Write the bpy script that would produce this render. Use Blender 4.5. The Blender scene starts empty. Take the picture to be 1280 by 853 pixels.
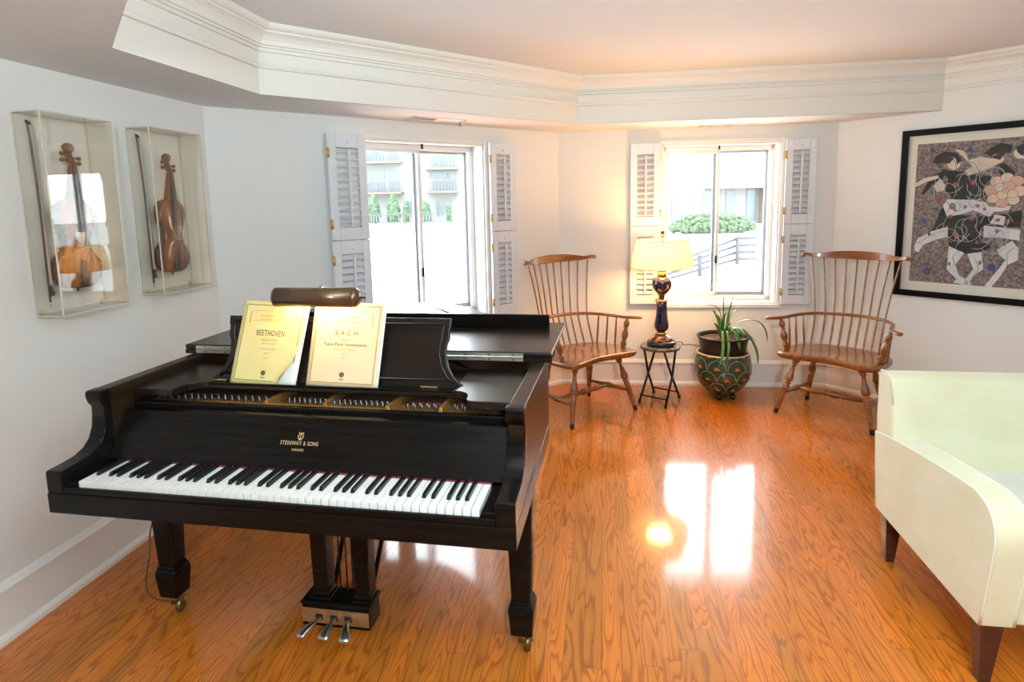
import bpy, bmesh, math, random
from mathutils import Vector, Matrix
random.seed(7)
PI = math.pi
C = bpy.context.scene.collection
scn = bpy.context.scene
def R(d): return math.radians(d)

# ------------------------------------------------------------------ camera
F_PX, CXP, CYP = 756.58, 638.79, 356.17
PITCH, ROLL, CAM_H = 0.13514, -0.02142, 1.548
cam = bpy.data.objects.new('camera', bpy.data.cameras.new('camera')); C.objects.link(cam)
_v = Vector((0, math.sin(PITCH), math.cos(PITCH))); _e = Vector((1, 0, 0))
_right = math.cos(ROLL) * _e + math.sin(ROLL) * _v
_up = math.cos(ROLL) * _v - math.sin(ROLL) * _e
_fwd = Vector((0, math.cos(PITCH), -math.sin(PITCH)))
M = Matrix((_right, _up, -_fwd)).transposed().to_4x4(); M.translation = (0, 0, CAM_H)
cam.matrix_world = M
cam.data.sensor_width = 36; cam.data.sensor_fit = 'HORIZONTAL'
cam.data.lens = F_PX * 36 / 1280
cam.data.shift_x = (640 - CXP) / 1280; cam.data.shift_y = (CYP - 426.5) / 1280
cam.data.clip_start = 0.05; cam.data.clip_end = 400
scn.camera = cam
# ------------------------------------------------------------------ world, lights, exposure
SKY, FLASH, CEIL_FILL, BULB, DESK = 13.0, 47, 122, 31, 1.4
world = bpy.data.worlds.new('world'); scn.world = world; world.use_nodes = True
wn = world.node_tree.nodes; wl = world.node_tree.links
bg = wn['Background']; bg.inputs['Color'].default_value = (0.87, 0.95, 1.02, 1); bg.inputs['Strength'].default_value = SKY
scn.view_settings.view_transform = 'Standard'; scn.view_settings.look = 'None'
scn.view_settings.exposure = 0.36; scn.view_settings.gamma = 1.0
scn.view_settings.use_curve_mapping = False
try:
    scn.cycles.use_denoising = True; scn.cycles.max_bounces = 10; scn.cycles.transparent_max_bounces = 24
    scn.cycles.sample_clamp_indirect = 6.0; scn.cycles.caustics_reflective = False
except Exception: pass
def spot(name, loc, look, cone, size, power, col):             # camera flash, plus an added unseen fill light aimed at the ceiling
    l = bpy.data.lights.new(name, 'SPOT'); l.spot_size = R(cone); l.spot_blend = 1.0; l.shadow_soft_size = size; l.energy = power; l.color = col
    o = bpy.data.objects.new(name, l); C.objects.link(o); o.location = loc
    o.rotation_euler = (Vector(look) - Vector(loc)).to_track_quat('-Z', 'Y').to_euler(); return o
spot('camera_flash', (0.25, -1.15, 2.0), (0.5, 3.5, 1.2), 150, .12, FLASH*4, (.84, .96, 1))
spot('ceiling_fill', (0.7, 0.0, 1.70), (0.6, 0.35, 2.6), 165, .12, CEIL_FILL*4, (.72, .92, 1.0))  # added to brighten ceiling and room, stands for no known lamp

# ------------------------------------------------------------------ mesh builder
class MB:
    def __init__(s): s.v = []; s.f = []; s.mi = []; s.sm = []
    def add(s, vs, fs, m=0, smooth=False, mat=None):
        b = len(s.v)
        for p in vs:
            p = Vector(p)
            if mat is not None: p = mat @ p
            s.v.append(p)
        for f in fs: s.f.append([b + i for i in f]); s.mi.append(m); s.sm.append(smooth)
        return s
    def box(s, x0, x1, y0, y1, z0, z1, m=0, mat=None):
        vs = [(x0,y0,z0),(x1,y0,z0),(x1,y1,z0),(x0,y1,z0),(x0,y0,z1),(x1,y0,z1),(x1,y1,z1),(x0,y1,z1)]
        return s.add(vs, [(0,3,2,1),(4,5,6,7),(0,1,5,4),(1,2,6,5),(2,3,7,6),(3,0,4,7)], m, False, mat)
    def taper(s, cx, cy, z0, w0, d0, z1, w1, d1, m=0, mat=None, dx=0, dy=0):
        vs = [(cx+a*w0/2, cy+b*d0/2, z0) for a, b in ((-1,-1),(1,-1),(1,1),(-1,1))] + [(cx+dx+a*w1/2, cy+dy+b*d1/2, z1) for a, b in ((-1,-1),(1,-1),(1,1),(-1,1))]
        return s.add(vs, [(0,3,2,1),(4,5,6,7),(0,1,5,4),(1,2,6,5),(2,3,7,6),(3,0,4,7)], m, False, mat)
    def prism(s, poly, a0, a1, axis='z', m=0, mat=None, smooth=False):
        n = len(poly)
        def P(p, h):
            if axis == 'z': return (p[0], p[1], h)
            if axis == 'x': return (h, p[0], p[1])
            return (p[0], h, p[1])
        vs = [P(p, a0) for p in poly] + [P(p, a1) for p in poly]
        if not smooth: return s.add(vs, [tuple(range(n-1, -1, -1)), tuple(range(n, 2*n))]+[(i, (i+1) % n, n+(i+1) % n, n+i) for i in range(n)], m, False, mat)
        s.add(vs, [tuple(range(n-1, -1, -1)), tuple(range(n, 2*n))], m, False, mat)
        return s.add(vs, [(i, (i+1) % n, n+(i+1) % n, n+i) for i in range(n)], m, smooth, mat)
    def lathe(s, prof, n=24, m=0, p0=(0,0,0), axis=(0,0,1), mat=None, caps=True, smooth=True, wob=None):
        p0 = Vector(p0); ax = Vector(axis); L = 1.0; ax = ax.normalized()
        u = ax.orthogonal().normalized(); w = ax.cross(u)
        vs = []; fs = []
        for j, (h, r) in enumerate(prof):
            for i in range(n):
                a = 2*PI*i/n; rr = r if wob is None else r * wob(a, j)
                vs.append(p0 + ax*h + (u*math.cos(a) + w*math.sin(a))*rr)
        for j in range(len(prof)-1):
            for i in range(n): fs.append((j*n+i, j*n+(i+1) % n, (j+1)*n+(i+1) % n, (j+1)*n+i))
        s.add(vs, fs, m, smooth, mat)
        if caps:
            k = len(prof)-1
            s.add(vs[:n], [tuple(range(n-1,-1,-1))], m, False, mat); s.add(vs[k*n:], [tuple(range(n))], m, False, mat)
        return s
    def turned(s, a, b, prof, n=14, m=0):
        a = Vector(a); b = Vector(b); L = (b-a).length
        return s.lathe([(h*L, r*1.16) for h, r in prof], n, m, a, b-a)
    def tube(s, pts, r, n=8, m=0, mat=None, flat=1.0, closed=False):
        pts = [Vector(p) for p in pts]; k = len(pts); rs = r if isinstance(r, (list, tuple)) else [r]*k
        vs = []; fs = []; up = None
        for i, p in enumerate(pts):
            t = (pts[(i+1) % k if closed else min(i+1, k-1)] - pts[(i-1) % k if closed else max(i-1, 0)]).normalized()
            if up is None: up = t.orthogonal().normalized() if abs(t.z) > .9 else Vector((0,0,1))
            u = (up - t*up.dot(t)).normalized(); w = t.cross(u); up = u
            for j in range(n):
                a = 2*PI*j/n; vs.append(p + u*math.cos(a)*rs[i]*flat + w*math.sin(a)*rs[i])
        for i in range(k if closed else k-1):
            for j in range(n):
                a = i*n; b = ((i+1) % k)*n; fs.append((a+j, a+(j+1) % n, b+(j+1) % n, b+j))
        s.add(vs, fs, m, True, mat)
        if not closed: s.add(vs[:n], [tuple(range(n-1,-1,-1))], m, False, mat); s.add(vs[-n:], [tuple(range(n))], m, False, mat)
        return s
    def ring(s, outer, inner, z0, z1, m=0):           # closed ring between two matching outlines
        n = len(outer)
        vs = [(x,y,z) for z in (z0, z1) for (x,y) in outer] + [(x,y,z) for z in (z0, z1) for (x,y) in inner]
        fs = []
        for i in range(n-1):
            j = i+1
            fs += [(i, j, n+j, n+i), (2*n+j, 2*n+i, 3*n+i, 3*n+j), (n+i, n+j, 3*n+j, 3*n+i), (j, i, 2*n+i, 2*n+j)]
        fs += [(0, n, 3*n, 2*n), (n-1, 3*n-1, 4*n-1, 2*n-1)]
        return s.add(vs, fs, m)
    def sphere(s, c, r, m=0, n=14, sc=(1,1,1)):
        k = n//2+1; pr = []
        vs = []; fs = []
        for j in range(k):
            th = PI*j/(k-1)
            for i in range(n):
                a = 2*PI*i/n; vs.append((c[0]+r*sc[0]*math.sin(th)*math.cos(a), c[1]+r*sc[1]*math.sin(th)*math.sin(a), c[2]-r*sc[2]*math.cos(th)))
        for j in range(k-1):
            for i in range(n): fs.append((j*n+i, j*n+(i+1) % n, (j+1)*n+(i+1) % n, (j+1)*n+i))
        return s.add(vs, fs, m, True)
    def sweep(s, chain, prof, m=0):                    # profile (d inward, z) along a 2D chain, inward = right of travel
        N = len(chain); offs = []
        for i in range(N):
            def nrm(a, b):
                d = (Vector(b)-Vector(a)).normalized(); return Vector((d.y, -d.x))
            ns = []
            if i > 0: ns.append(nrm(chain[i-1], chain[i]))
            if i < N-1: ns.append(nrm(chain[i], chain[i+1]))
            if len(ns) == 2: b = (ns[0]+ns[1]); offs.append(b / (1+ns[0].dot(ns[1])))
            else: offs.append(ns[0])
        vs = []; k = len(prof)
        for (p, o) in zip(chain, offs):
            for d, z in prof: vs.append((p[0]+o.x*d, p[1]+o.y*d, z))
        fs = [(i*k+j, (i+1)*k+j, (i+1)*k+(j+1) % k, i*k+(j+1) % k) for i in range(N-1) for j in range(k)]
        fs += [tuple(range(k)), tuple(reversed(range((N-1)*k, N*k)))]
        return s.add(vs, fs, m)
    def mesh(s, name, weld=True):
        me = bpy.data.meshes.new(name); me.from_pydata([tuple(p) for p in s.v], [], s.f)
        me.polygons.foreach_set('material_index', s.mi); me.polygons.foreach_set('use_smooth', s.sm)
        bm = bmesh.new(); bm.from_mesh(me)
        if weld: bmesh.ops.remove_doubles(bm, verts=bm.verts, dist=1e-5)
        bmesh.ops.recalc_face_normals(bm, faces=bm.faces); bm.to_mesh(me); bm.free()
        me.update(); return me
    def build(s, name, mats, parent=None, bevel=0, seg=2, label=None, sub=0, kind=None):
        me = s.mesh(name, not bevel)
        for m in (mats if isinstance(mats, (list, tuple)) else [mats]): me.materials.append(m)
        o = bpy.data.objects.new(name, me); C.objects.link(o)
        if parent: o.parent = parent
        if bevel:
            b = o.modifiers.new('bevel', 'BEVEL'); b.width = bevel; b.segments = seg; b.limit_method = 'ANGLE'; b.angle_limit = R(40)
            for p in me.polygons: p.use_smooth = True
            w = o.modifiers.new('wn', 'WEIGHTED_NORMAL'); w.keep_sharp = True
        if sub:
            b = o.modifiers.new('sub', 'SUBSURF'); b.levels = sub; b.render_levels = sub
        if label: o['label'] = label
        if kind: o['kind'] = kind
        return o
def thing(name, label, cat, loc=(0,0,0), rz=0, group=None):
    o = bpy.data.objects.new(name, None); C.objects.link(o); o.location = loc; o.rotation_euler = (0,0,rz)
    o.empty_display_size = .1; o['label'] = label; o['category'] = cat
    if group: o['group'] = group
    return o
def tag(o, label, cat, group=None, kind=None):
    o['label'] = label; o['category'] = cat
    if group: o['group'] = group
    if kind: o['kind'] = kind
    return o
def struct(o): o['kind'] = 'structure'; return o
def dup(root, loc, rz, label, group=None):
    def cp(o, parent):
        c = o.copy(); C.objects.link(c)
        if parent: c.parent = parent
        for ch in [x for x in kids.get(o.name, [])]: cp(ch, c)
        return c
    kids = {}
    for o in bpy.data.objects:
        if o.parent: kids.setdefault(o.parent.name, []).append(o)
    r = cp(root, None); r.location = loc; r.rotation_euler = (0,0,rz); r['label'] = label
    if group: r['group'] = group
    return r
def text_mesh(body, size, mat, parent, loc, rot=(0,0,0), name='lettering', sx=1.0, align='CENTER', ext=.0002, spacing=1.12, rotm=None):
    cu = bpy.data.curves.new(name, 'FONT'); cu.body = body; cu.size = size; cu.align_x = align; cu.align_y = 'CENTER'; cu.extrude = ext
    cu.space_character = spacing; cu.resolution_u = 3
    t = bpy.data.objects.new(name+'_src', cu); C.objects.link(t)
    dg = bpy.context.evaluated_depsgraph_get()
    me = bpy.data.meshes.new_from_object(t.evaluated_get(dg)); me.name = name
    bpy.data.objects.remove(t)
    me.materials.clear(); me.materials.append(mat)
    o = bpy.data.objects.new(name, me); C.objects.link(o); o.parent = parent
    o.matrix_local = Matrix.Translation(loc) @ (rotm if rotm is not None else Matrix.Rotation(rot[2],4,'Z') @ Matrix.Rotation(rot[0],4,'X')) @ Matrix.Diagonal((sx,1,1,1))
    return o
def bez(pts, n=8):                                     # Catmull-Rom through points
    P = [Vector(p) for p in pts]; out = []
    for i in range(len(P)-1):
        a = P[max(i-1,0)]; b = P[i]; c = P[i+1]; d = P[min(i+2,len(P)-1)]
        for k in range(n):
            t = k/n
            out.append(.5*((2*b)+(c-a)*t+(2*a-5*b+4*c-d)*t*t+(3*b-a-3*c+d)*t**3))
    out.append(P[-1]); return out

# ------------------------------------------------------------------ materials
def nodes(m): return m.node_tree.nodes, m.node_tree.links
def mat(name, col, rough=.5, metal=0., spec=.5, coat=0., sheen=0., trans=0.):
    m = bpy.data.materials.new(name); m.use_nodes = True; p = m.node_tree.nodes['Principled BSDF']
    p.inputs['Base Color'].default_value = (*col, 1); p.inputs['Roughness'].default_value = rough; p.inputs['Metallic'].default_value = metal
    p.inputs['Specular IOR Level'].default_value = spec
    if coat: p.inputs['Coat Weight'].default_value = coat; p.inputs['Coat Roughness'].default_value = .08
    if sheen: p.inputs['Sheen Weight'].default_value = sheen; p.inputs['Sheen Roughness'].default_value = .4
    return m
def noisy(name, c1, c2, scale=(8,8,8), rough=.5, detail=4, dist=0., lo=.35, hi=.65, bump=0., metal=0., coat=0., spec=.5, sheen=0., bscale=None, tex='NOISE'):
    m = mat(name, c1, rough, metal, spec, coat, sheen); n, l = nodes(m); p = n['Principled BSDF']
    tc = n.new('ShaderNodeTexCoord'); mp = n.new('ShaderNodeMapping'); mp.inputs['Scale'].default_value = scale
    l.new(tc.outputs['Object'], mp.inputs['Vector'])
    t = n.new('ShaderNodeTexNoise'); t.inputs['Scale'].default_value = 1; t.inputs['Detail'].default_value = detail; t.inputs['Distortion'].default_value = dist
    l.new(mp.outputs[0], t.inputs['Vector'])
    r = n.new('ShaderNodeValToRGB'); r.color_ramp.elements[0].position = lo; r.color_ramp.elements[1].position = hi
    r.color_ramp.elements[0].color = (*c1,1); r.color_ramp.elements[1].color = (*c2,1)
    l.new(t.outputs['Fac'], r.inputs[0]); l.new(r.outputs[0], p.inputs['Base Color'])
    if bump:
        b = n.new('ShaderNodeBump'); b.inputs['Strength'].default_value = bump; b.inputs['Distance'].default_value = .002
        l.new(t.outputs['Fac'], b.inputs['Height']); l.new(b.outputs[0], p.inputs['Normal'])
    return m
def clear_mat(name, tint, refl=.08, rough=.0):
    m = bpy.data.materials.new(name); m.use_nodes = True; n, l = nodes(m); n.remove(n['Principled BSDF'])
    out = n['Material Output']; tr = n.new('ShaderNodeBsdfTransparent'); tr.inputs[0].default_value = (*tint,1)
    gl = n.new('ShaderNodeBsdfGlossy'); gl.inputs['Roughness'].default_value = rough
    lw_ = n.new('ShaderNodeLayerWeight'); lw_.inputs['Blend'].default_value = .5
    pw = n.new('ShaderNodeMath'); pw.operation = 'POWER'; pw.inputs[1].default_value = 5; l.new(lw_.outputs['Facing'], pw.inputs[0])
    sc = n.new('ShaderNodeMath'); sc.operation = 'MULTIPLY_ADD'; sc.inputs[1].default_value = .96; sc.inputs[2].default_value = min(refl, .035); l.new(pw.outputs[0], sc.inputs[0])
    mx = n.new('ShaderNodeMixShader'); l.new(sc.outputs[0], mx.inputs[0]); l.new(tr.outputs[0], mx.inputs[1]); l.new(gl.outputs[0], mx.inputs[2])
    l.new(mx.outputs[0], out.inputs['Surface']); return m

WALL = noisy('wall_paint', (.775,.775,.745), (.785,.785,.755), (3,3,3), .75, bump=.0)
CEIL = mat('ceiling_paint', (.785,.812,.822), .85)
TRIM = mat('trim_paint', (.80,.785,.74), .45)
CROWN = mat('crown_paint', (.79,.765,.70), .5)
SHUT = mat('shutter_paint', (.71,.73,.78), .4)
FRAMEW = mat('window_frame_white', (.82,.83,.84), .35)
ALU = mat('window_aluminium', (.42,.45,.48), .35, .6)
ARTGLASS = clear_mat('picture_glass', (.99,.99,.99), .012)
GLASS = clear_mat('window_glass', (.97,.985,.98))
ACRY = clear_mat('acrylic_clear', (.965,.96,.93))
ACRE = mat('acrylic_edge', (.62,.58,.47), .15)
BRASSD = mat('aged_brass', (.22,.16,.08), .35, 1.)
BRASS = mat('brass', (.72,.52,.22), .3, 1.)
BLACK = mat('black_plastic', (.012,.012,.012), .35)
EBONY = noisy('ebonised_wood', (.004,.0035,.003), (.008,.006,.005), (3,60,60), .22, spec=.16)
EBONY2 = noisy('worn_ebony', (.005,.004,.0035), (.014,.009,.006), (4,50,50), .27, spec=.42)
RIMW = noisy('browned_ebony', (.012,.0065,.0035), (.032,.015,.006), (4,4,60), .3, spec=.25)
IVORY = mat('key_white', (.86,.85,.82), .25)
KEYBLK = mat('key_black', (.008,.008,.009), .22)
GOLD = noisy('plate_bronze', (.34,.17,.045), (.42,.22,.06), (20,20,20), .38, metal=.6)
GOLDLET = mat('gold_leaf', (.75,.52,.26), .45, .3)
STEEL = mat('steel', (.62,.62,.62), .3, 1.)
NICKEL = noisy('worn_nickel', (.68,.66,.58), (.52,.49,.41), (40,40,40), .35, metal=.9)
FELTB = mat('brown_felt', (.05,.025,.018), .9)
RED = mat('red_felt', (.22,.02,.04), .9)
DARKM = mat('dark_iron', (.02,.02,.022), .4, .6)
MAPLE = noisy('chair_wood', (.31,.102,.020), (.16,.046,.009), (6,6,40), .28, detail=5, dist=1., coat=.3)
MAPLE2 = noisy('chair_wood_seat', (.28,.092,.019), (.14,.044,.010), (30,4,10), .24, detail=5, dist=1., coat=.4)
RUBBER = mat('black_rubber', (.01,.01,.01), .6)
MARBLE = noisy('dark_marble', (.06,.05,.045), (.30,.26,.22), (30,30,30), .2, detail=8, dist=2., lo=.4, hi=.75)
COBALT = noisy('cobalt_glaze', (.012,.010,.035), (.03,.014,.02), (30,30,30), .06, coat=.8)
GILT = mat('gilding', (.85,.45,.14), .22, .85)
VELVET = noisy('pale_green_velvet', (.68,.65,.43), (.73,.705,.50), (5,5,9), .85, detail=6, sheen=.5, bump=.05)
WELT = mat('pale_welt', (.74,.75,.60), .8)
CUSH = noisy('seat_cushion_velvet', (.70,.70,.60), (.76,.76,.68), (7,7,7), .85, sheen=.5)
MAHOG = noisy('mahogany_leg', (.055,.014,.010), (.09,.026,.017), (8,8,40), .3, coat=.2)
BROWNM = noisy('brown_enamel', (.12,.065,.03), (.14,.075,.035), (3,30,30), .28, metal=.55, coat=.2)
PLASTICP = mat('brown_black_pot', (.018,.011,.009), .35)
SOIL = noisy('bark_soil', (.16,.065,.03), (.05,.022,.012), (60,60,60), .95, bump=.6)
LEAF = noisy('strap_leaf', (.055,.16,.03), (.09,.25,.05), (30,30,30), .38)
LEAFD = noisy('strap_leaf_dark', (.03,.085,.02), (.05,.13,.03), (30,30,30), .4)
CABLE = mat('brown_cable', (.10,.06,.03), .5)
PAPERY = noisy('yellow_cover', (.86,.70,.28), (.88,.74,.33), (20,20,20), .7)
PAPERP = noisy('peach_cover', (.86,.66,.38), (.88,.69,.42), (20,20,20), .7)
PAGE = mat('white_page', (.88,.87,.84), .8)
INK = mat('ink', (.10,.09,.05), .8)
OLIVE = mat('border_olive', (.42,.37,.13), .8)
RUST = mat('border_rust', (.55,.33,.17), .8)

def floor_material():
    m = bpy.data.materials.new('oak_floor'); m.use_nodes = True; n, l = nodes(m); p = n['Principled BSDF']
    def N(t, **k):
        x = n.new(t)
        for a, b in k.items(): setattr(x, a, b)
        return x
    def mth(op, a, b=None, c=None):
        x = N('ShaderNodeMath', operation=op)
        for i, q in enumerate((a, b, c)):
            if q is None: continue
            if isinstance(q, (int, float)): x.inputs[i].default_value = q
            else: l.new(q, x.inputs[i])
        return x.outputs[0]
    tc = N('ShaderNodeTexCoord'); mp = N('ShaderNodeMapping'); mp.inputs['Rotation'].default_value = (0,0,R(-81.4))
    l.new(tc.outputs['Object'], mp.inputs['Vector']); sp = N('ShaderNodeSeparateXYZ'); l.new(mp.outputs[0], sp.inputs[0])
    u, v = sp.outputs[0], sp.outputs[1]
    W, L = .066, 1.0
    vr = mth('DIVIDE', v, W); row = mth('FLOOR', vr)
    wn1 = N('ShaderNodeTexWhiteNoise', noise_dimensions='1D'); l.new(row, wn1.inputs['W'])
    uo = mth('MULTIPLY_ADD', wn1.outputs['Value'], 3.7, mth('DIVIDE', u, L)); cell = mth('FLOOR', uo)
    idx = mth('MULTIPLY_ADD', row, 17.31, cell)
    wn2 = N('ShaderNodeTexWhiteNoise', noise_dimensions='1D'); l.new(idx, wn2.inputs['W'])
    rnd = wn2.outputs['Value']
    # grain coordinates, shifted per board
    cb = N('ShaderNodeCombineXYZ'); l.new(mth('MULTIPLY_ADD', rnd, 37., mth('MULTIPLY', u, 1.5)), cb.inputs[0])
    l.new(mth('MULTIPLY_ADD', rnd, 11., mth('MULTIPLY', v, 13.)), cb.inputs[1]); l.new(mth('MULTIPLY', rnd, 50.), cb.inputs[2])
    ns = N('ShaderNodeTexNoise'); ns.inputs['Scale'].default_value = 1.; ns.inputs['Detail'].default_value = 1.6; ns.inputs['Roughness'].default_value = .45; ns.inputs['Distortion'].default_value = .25
    l.new(cb.outputs[0], ns.inputs['Vector'])
    rings = mth('FRACT', mth('MULTIPLY', ns.outputs['Fac'], mth('MULTIPLY_ADD', rnd, 9., 9.)))
    ramp = N('ShaderNodeValToRGB'); e = ramp.color_ramp.elements
    e[0].position = 0.; e[0].color = (.40,.40,.40,1); e[1].position = .12; e[1].color = (.12,.12,.12,1)
    for pos, val in ((.24,.50),(.45,.85),(.8,1.),(.96,.78)):
        q = e.new(pos); q.color = (val,val,val,1)
    l.new(rings, ramp.inputs[0])
    # fine pores
    cb2 = N('ShaderNodeCombineXYZ'); l.new(mth('MULTIPLY', u, 9.), cb2.inputs[0]); l.new(mth('MULTIPLY', v, 420.), cb2.inputs[1]); l.new(rnd, cb2.inputs[2])
    n2 = N('ShaderNodeTexNoise'); n2.inputs['Scale'].default_value = 1.; n2.inputs['Detail'].default_value = 3; l.new(cb2.outputs[0], n2.inputs['Vector'])
    g = mth('MULTIPLY_ADD', n2.outputs['Fac'], .45, mth('MULTIPLY', ramp.outputs[0], .75))
    col = N('ShaderNodeValToRGB'); e = col.color_ramp.elements
    e[0].position = .2; e[0].color = (.33,.078,.005,1); e[1].position = .95; e[1].color = (.66,.190,.016,1)
    q = e.new(.55); q.color = (.50,.130,.010,1)
    l.new(g, col.inputs[0])
    hs = N('ShaderNodeHueSaturation'); l.new(col.outputs[0], hs.inputs['Color'])
    l.new(mth('MULTIPLY_ADD', rnd, .26, .72), hs.inputs['Value']); l.new(mth('MULTIPLY_ADD', rnd, -.006, .503), hs.inputs['Hue'])
    # joints
    fv = mth('FRACT', vr); fu = mth('FRACT', uo)
    jv = mth('MAXIMUM', mth('LESS_THAN', fv, .014), mth('GREATER_THAN', fv, .986))
    ju = mth('LESS_THAN', fu, .0018)
    j = mth('MAXIMUM', jv, ju)
    mix = N('ShaderNodeMix', data_type='RGBA'); mix.inputs['B'].default_value = (.10,.032,.008,1)
    l.new(mth('MULTIPLY', j, .75), mix.inputs['Factor']); l.new(hs.outputs[0], mix.inputs['A'])
    l.new(mix.outputs['Result'], p.inputs['Base Color'])
    bp = N('ShaderNodeBump'); bp.inputs['Strength'].default_value = .25; bp.inputs['Distance'].default_value = .0012
    l.new(mth('MULTIPLY_ADD', g, .12, mth('SUBTRACT', 1., j)), bp.inputs['Height']); l.new(bp.outputs[0], p.inputs['Normal'])
    p.inputs['Roughness'].default_value = .38; p.inputs['Specular IOR Level'].default_value = .2
    p.inputs['Coat Weight'].default_value = .75; p.inputs['Coat Roughness'].default_value = .09
    return m
OAK = floor_material()

# ------------------------------------------------------------------ room shell
HS, HT = 2.1054, 2.435
LW, C1, C2, C3 = (-1.8785, 2.0024), (-1.6647, 3.4107), (.4081, 5.0556), (2.5468, 4.7749)
DL = Vector((C1[0]-LW[0], C1[1]-LW[1])).normalized()
LB = (LW[0]-DL.x*5.1, LW[1]-DL.y*5.1)                       # left wall, far end behind the camera
RWD = (Vector((2.9615, 4.2355))-Vector(C3)).normalized()
RE = (C3[0]+RWD.x*3.6, C3[1]+RWD.y*3.6)
def frame(a, b):                                             # wall frame: X along, -Y into the room
    return Matrix.Translation((a[0], a[1], 0)) @ Matrix.Rotation(math.atan2(b[1]-a[1], b[0]-a[0]), 4, 'Z')
def dist(a, b): return math.hypot(b[0]-a[0], b[1]-a[1])
TH = .20
mb = MB(); mb.box(-3.2, 6, -3.4, 6, -.08, 0); fl = mb.build('floor', OAK); struct(fl)
mb = MB(); mb.box(-3.2, 6, -3.4, 6, HT, HT+.1); struct(mb.build('ceiling', CEIL))
def wall(name, a, b, h, win=None, ext=(.1,.1)):
    L = dist(a, b); f = frame(a, b); mb = MB()
    if win:
        x0, x1, z0, z1 = win
        for bx in ((-ext[0], x0, 0, h), (x1, L+ext[1], 0, h), (x0, x1, 0, z0), (x0, x1, z1, h)):
            mb.box(bx[0], bx[1], 0, TH, bx[2], bx[3], 0, f)
    else: mb.box(-ext[0], L+ext[1], 0, TH, 0, h, 0, f)
    o = mb.build(name, WALL); struct(o); return f, L
fL, lL = wall('wall_left', LB, C1, HT)
T0 = lL - dist(LW, C1)                                       # offset of the measured origin along the left wall
W1 = (.925, 1.888, .705, 1.978); W2 = (.836, 1.742, .69, 1.978)
f1, l1 = wall('wall_back_left', C1, C2, HT, W1)
f2, l2 = wall('wall_back_right', C2, C3, HT, W2)
f3, l3 = wall('wall_right', C3, RE, HT)
wall('wall_far_right', RE, (RE[0]+.1, -3.2), HT)
wall('wall_rear', (RE[0]+.1, -3.2), (LB[0]-.3, -3.2), HT)
# soffit ring with the raised tray in the middle
A = (-1.3613, 2.1864); B = (-1.226, 3.1091); Cc = (.5145, 4.5503); D = (2.9615, 4.2355)
A2 = (A[0]+1.4*.593, A[1]-1.4*.805); I0 = (A2[0]-.05, -3.2)
mb = MB()
for q in ([LB, (LW[0],LW[1]), A, A2, I0], [LW, C1, B, A], [C1, C2, Cc, B], [C2, C3, D, Cc]):
    mb.add([(x, y, HS) for x, y in q], [tuple(range(len(q)))])
    mb.add([(x, y, HS+.0015) for x, y in q], [tuple(range(len(q)))])
struct(mb.build('ceiling_soffit', CEIL))
mb = MB(); mb.sweep([I0, A2, A, B, Cc, D], [(-.02, HS+.002), (0, HS+.002), (0, HT), (-.02, HT)]); struct(mb.build('soffit_fascia', CROWN))
cp = [(0,2.232),(.016,2.233),(.022,2.246),(.016,2.259),(.006,2.260),(.006,2.311),(.020,2.312),(.020,2.319),(.013,2.320),(.013,2.330),(.024,2.331),(.024,2.341),(.034,2.343),
      (.037,2.362),(.048,2.380),(.062,2.391),(.070,2.394),(.070,2.404),(.080,2.405),(.092,2.414),(.098,2.424),(.098,2.434),(.0,2.434)]
RE2 = (C3[0]+RWD.x*3.5, C3[1]+RWD.y*3.5)
mb = MB(); mb.sweep([I0, A2, A, B, Cc, D, RE2], cp); struct(mb.build('trim_1', CROWN))
bp_ = [(0,0),(.026,0),(.026,.018),(.020,.030),(.015,.036),(.015,.182),(.022,.186),(.022,.196),(.014,.206),(.008,.216),(0,.219)]
for nm, a, b in (('baseboard_left', LB, C1), ('baseboard_back_left', C1, C2), ('baseboard_back_right', C2, C3), ('baseboard_right', C3, RE)):
    mb = MB(); ch = [LB, C1, C2, C3, RE]; i = ch.index(a)
    mb.sweep([a, b], bp_); struct(mb.build(nm, TRIM))

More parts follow.
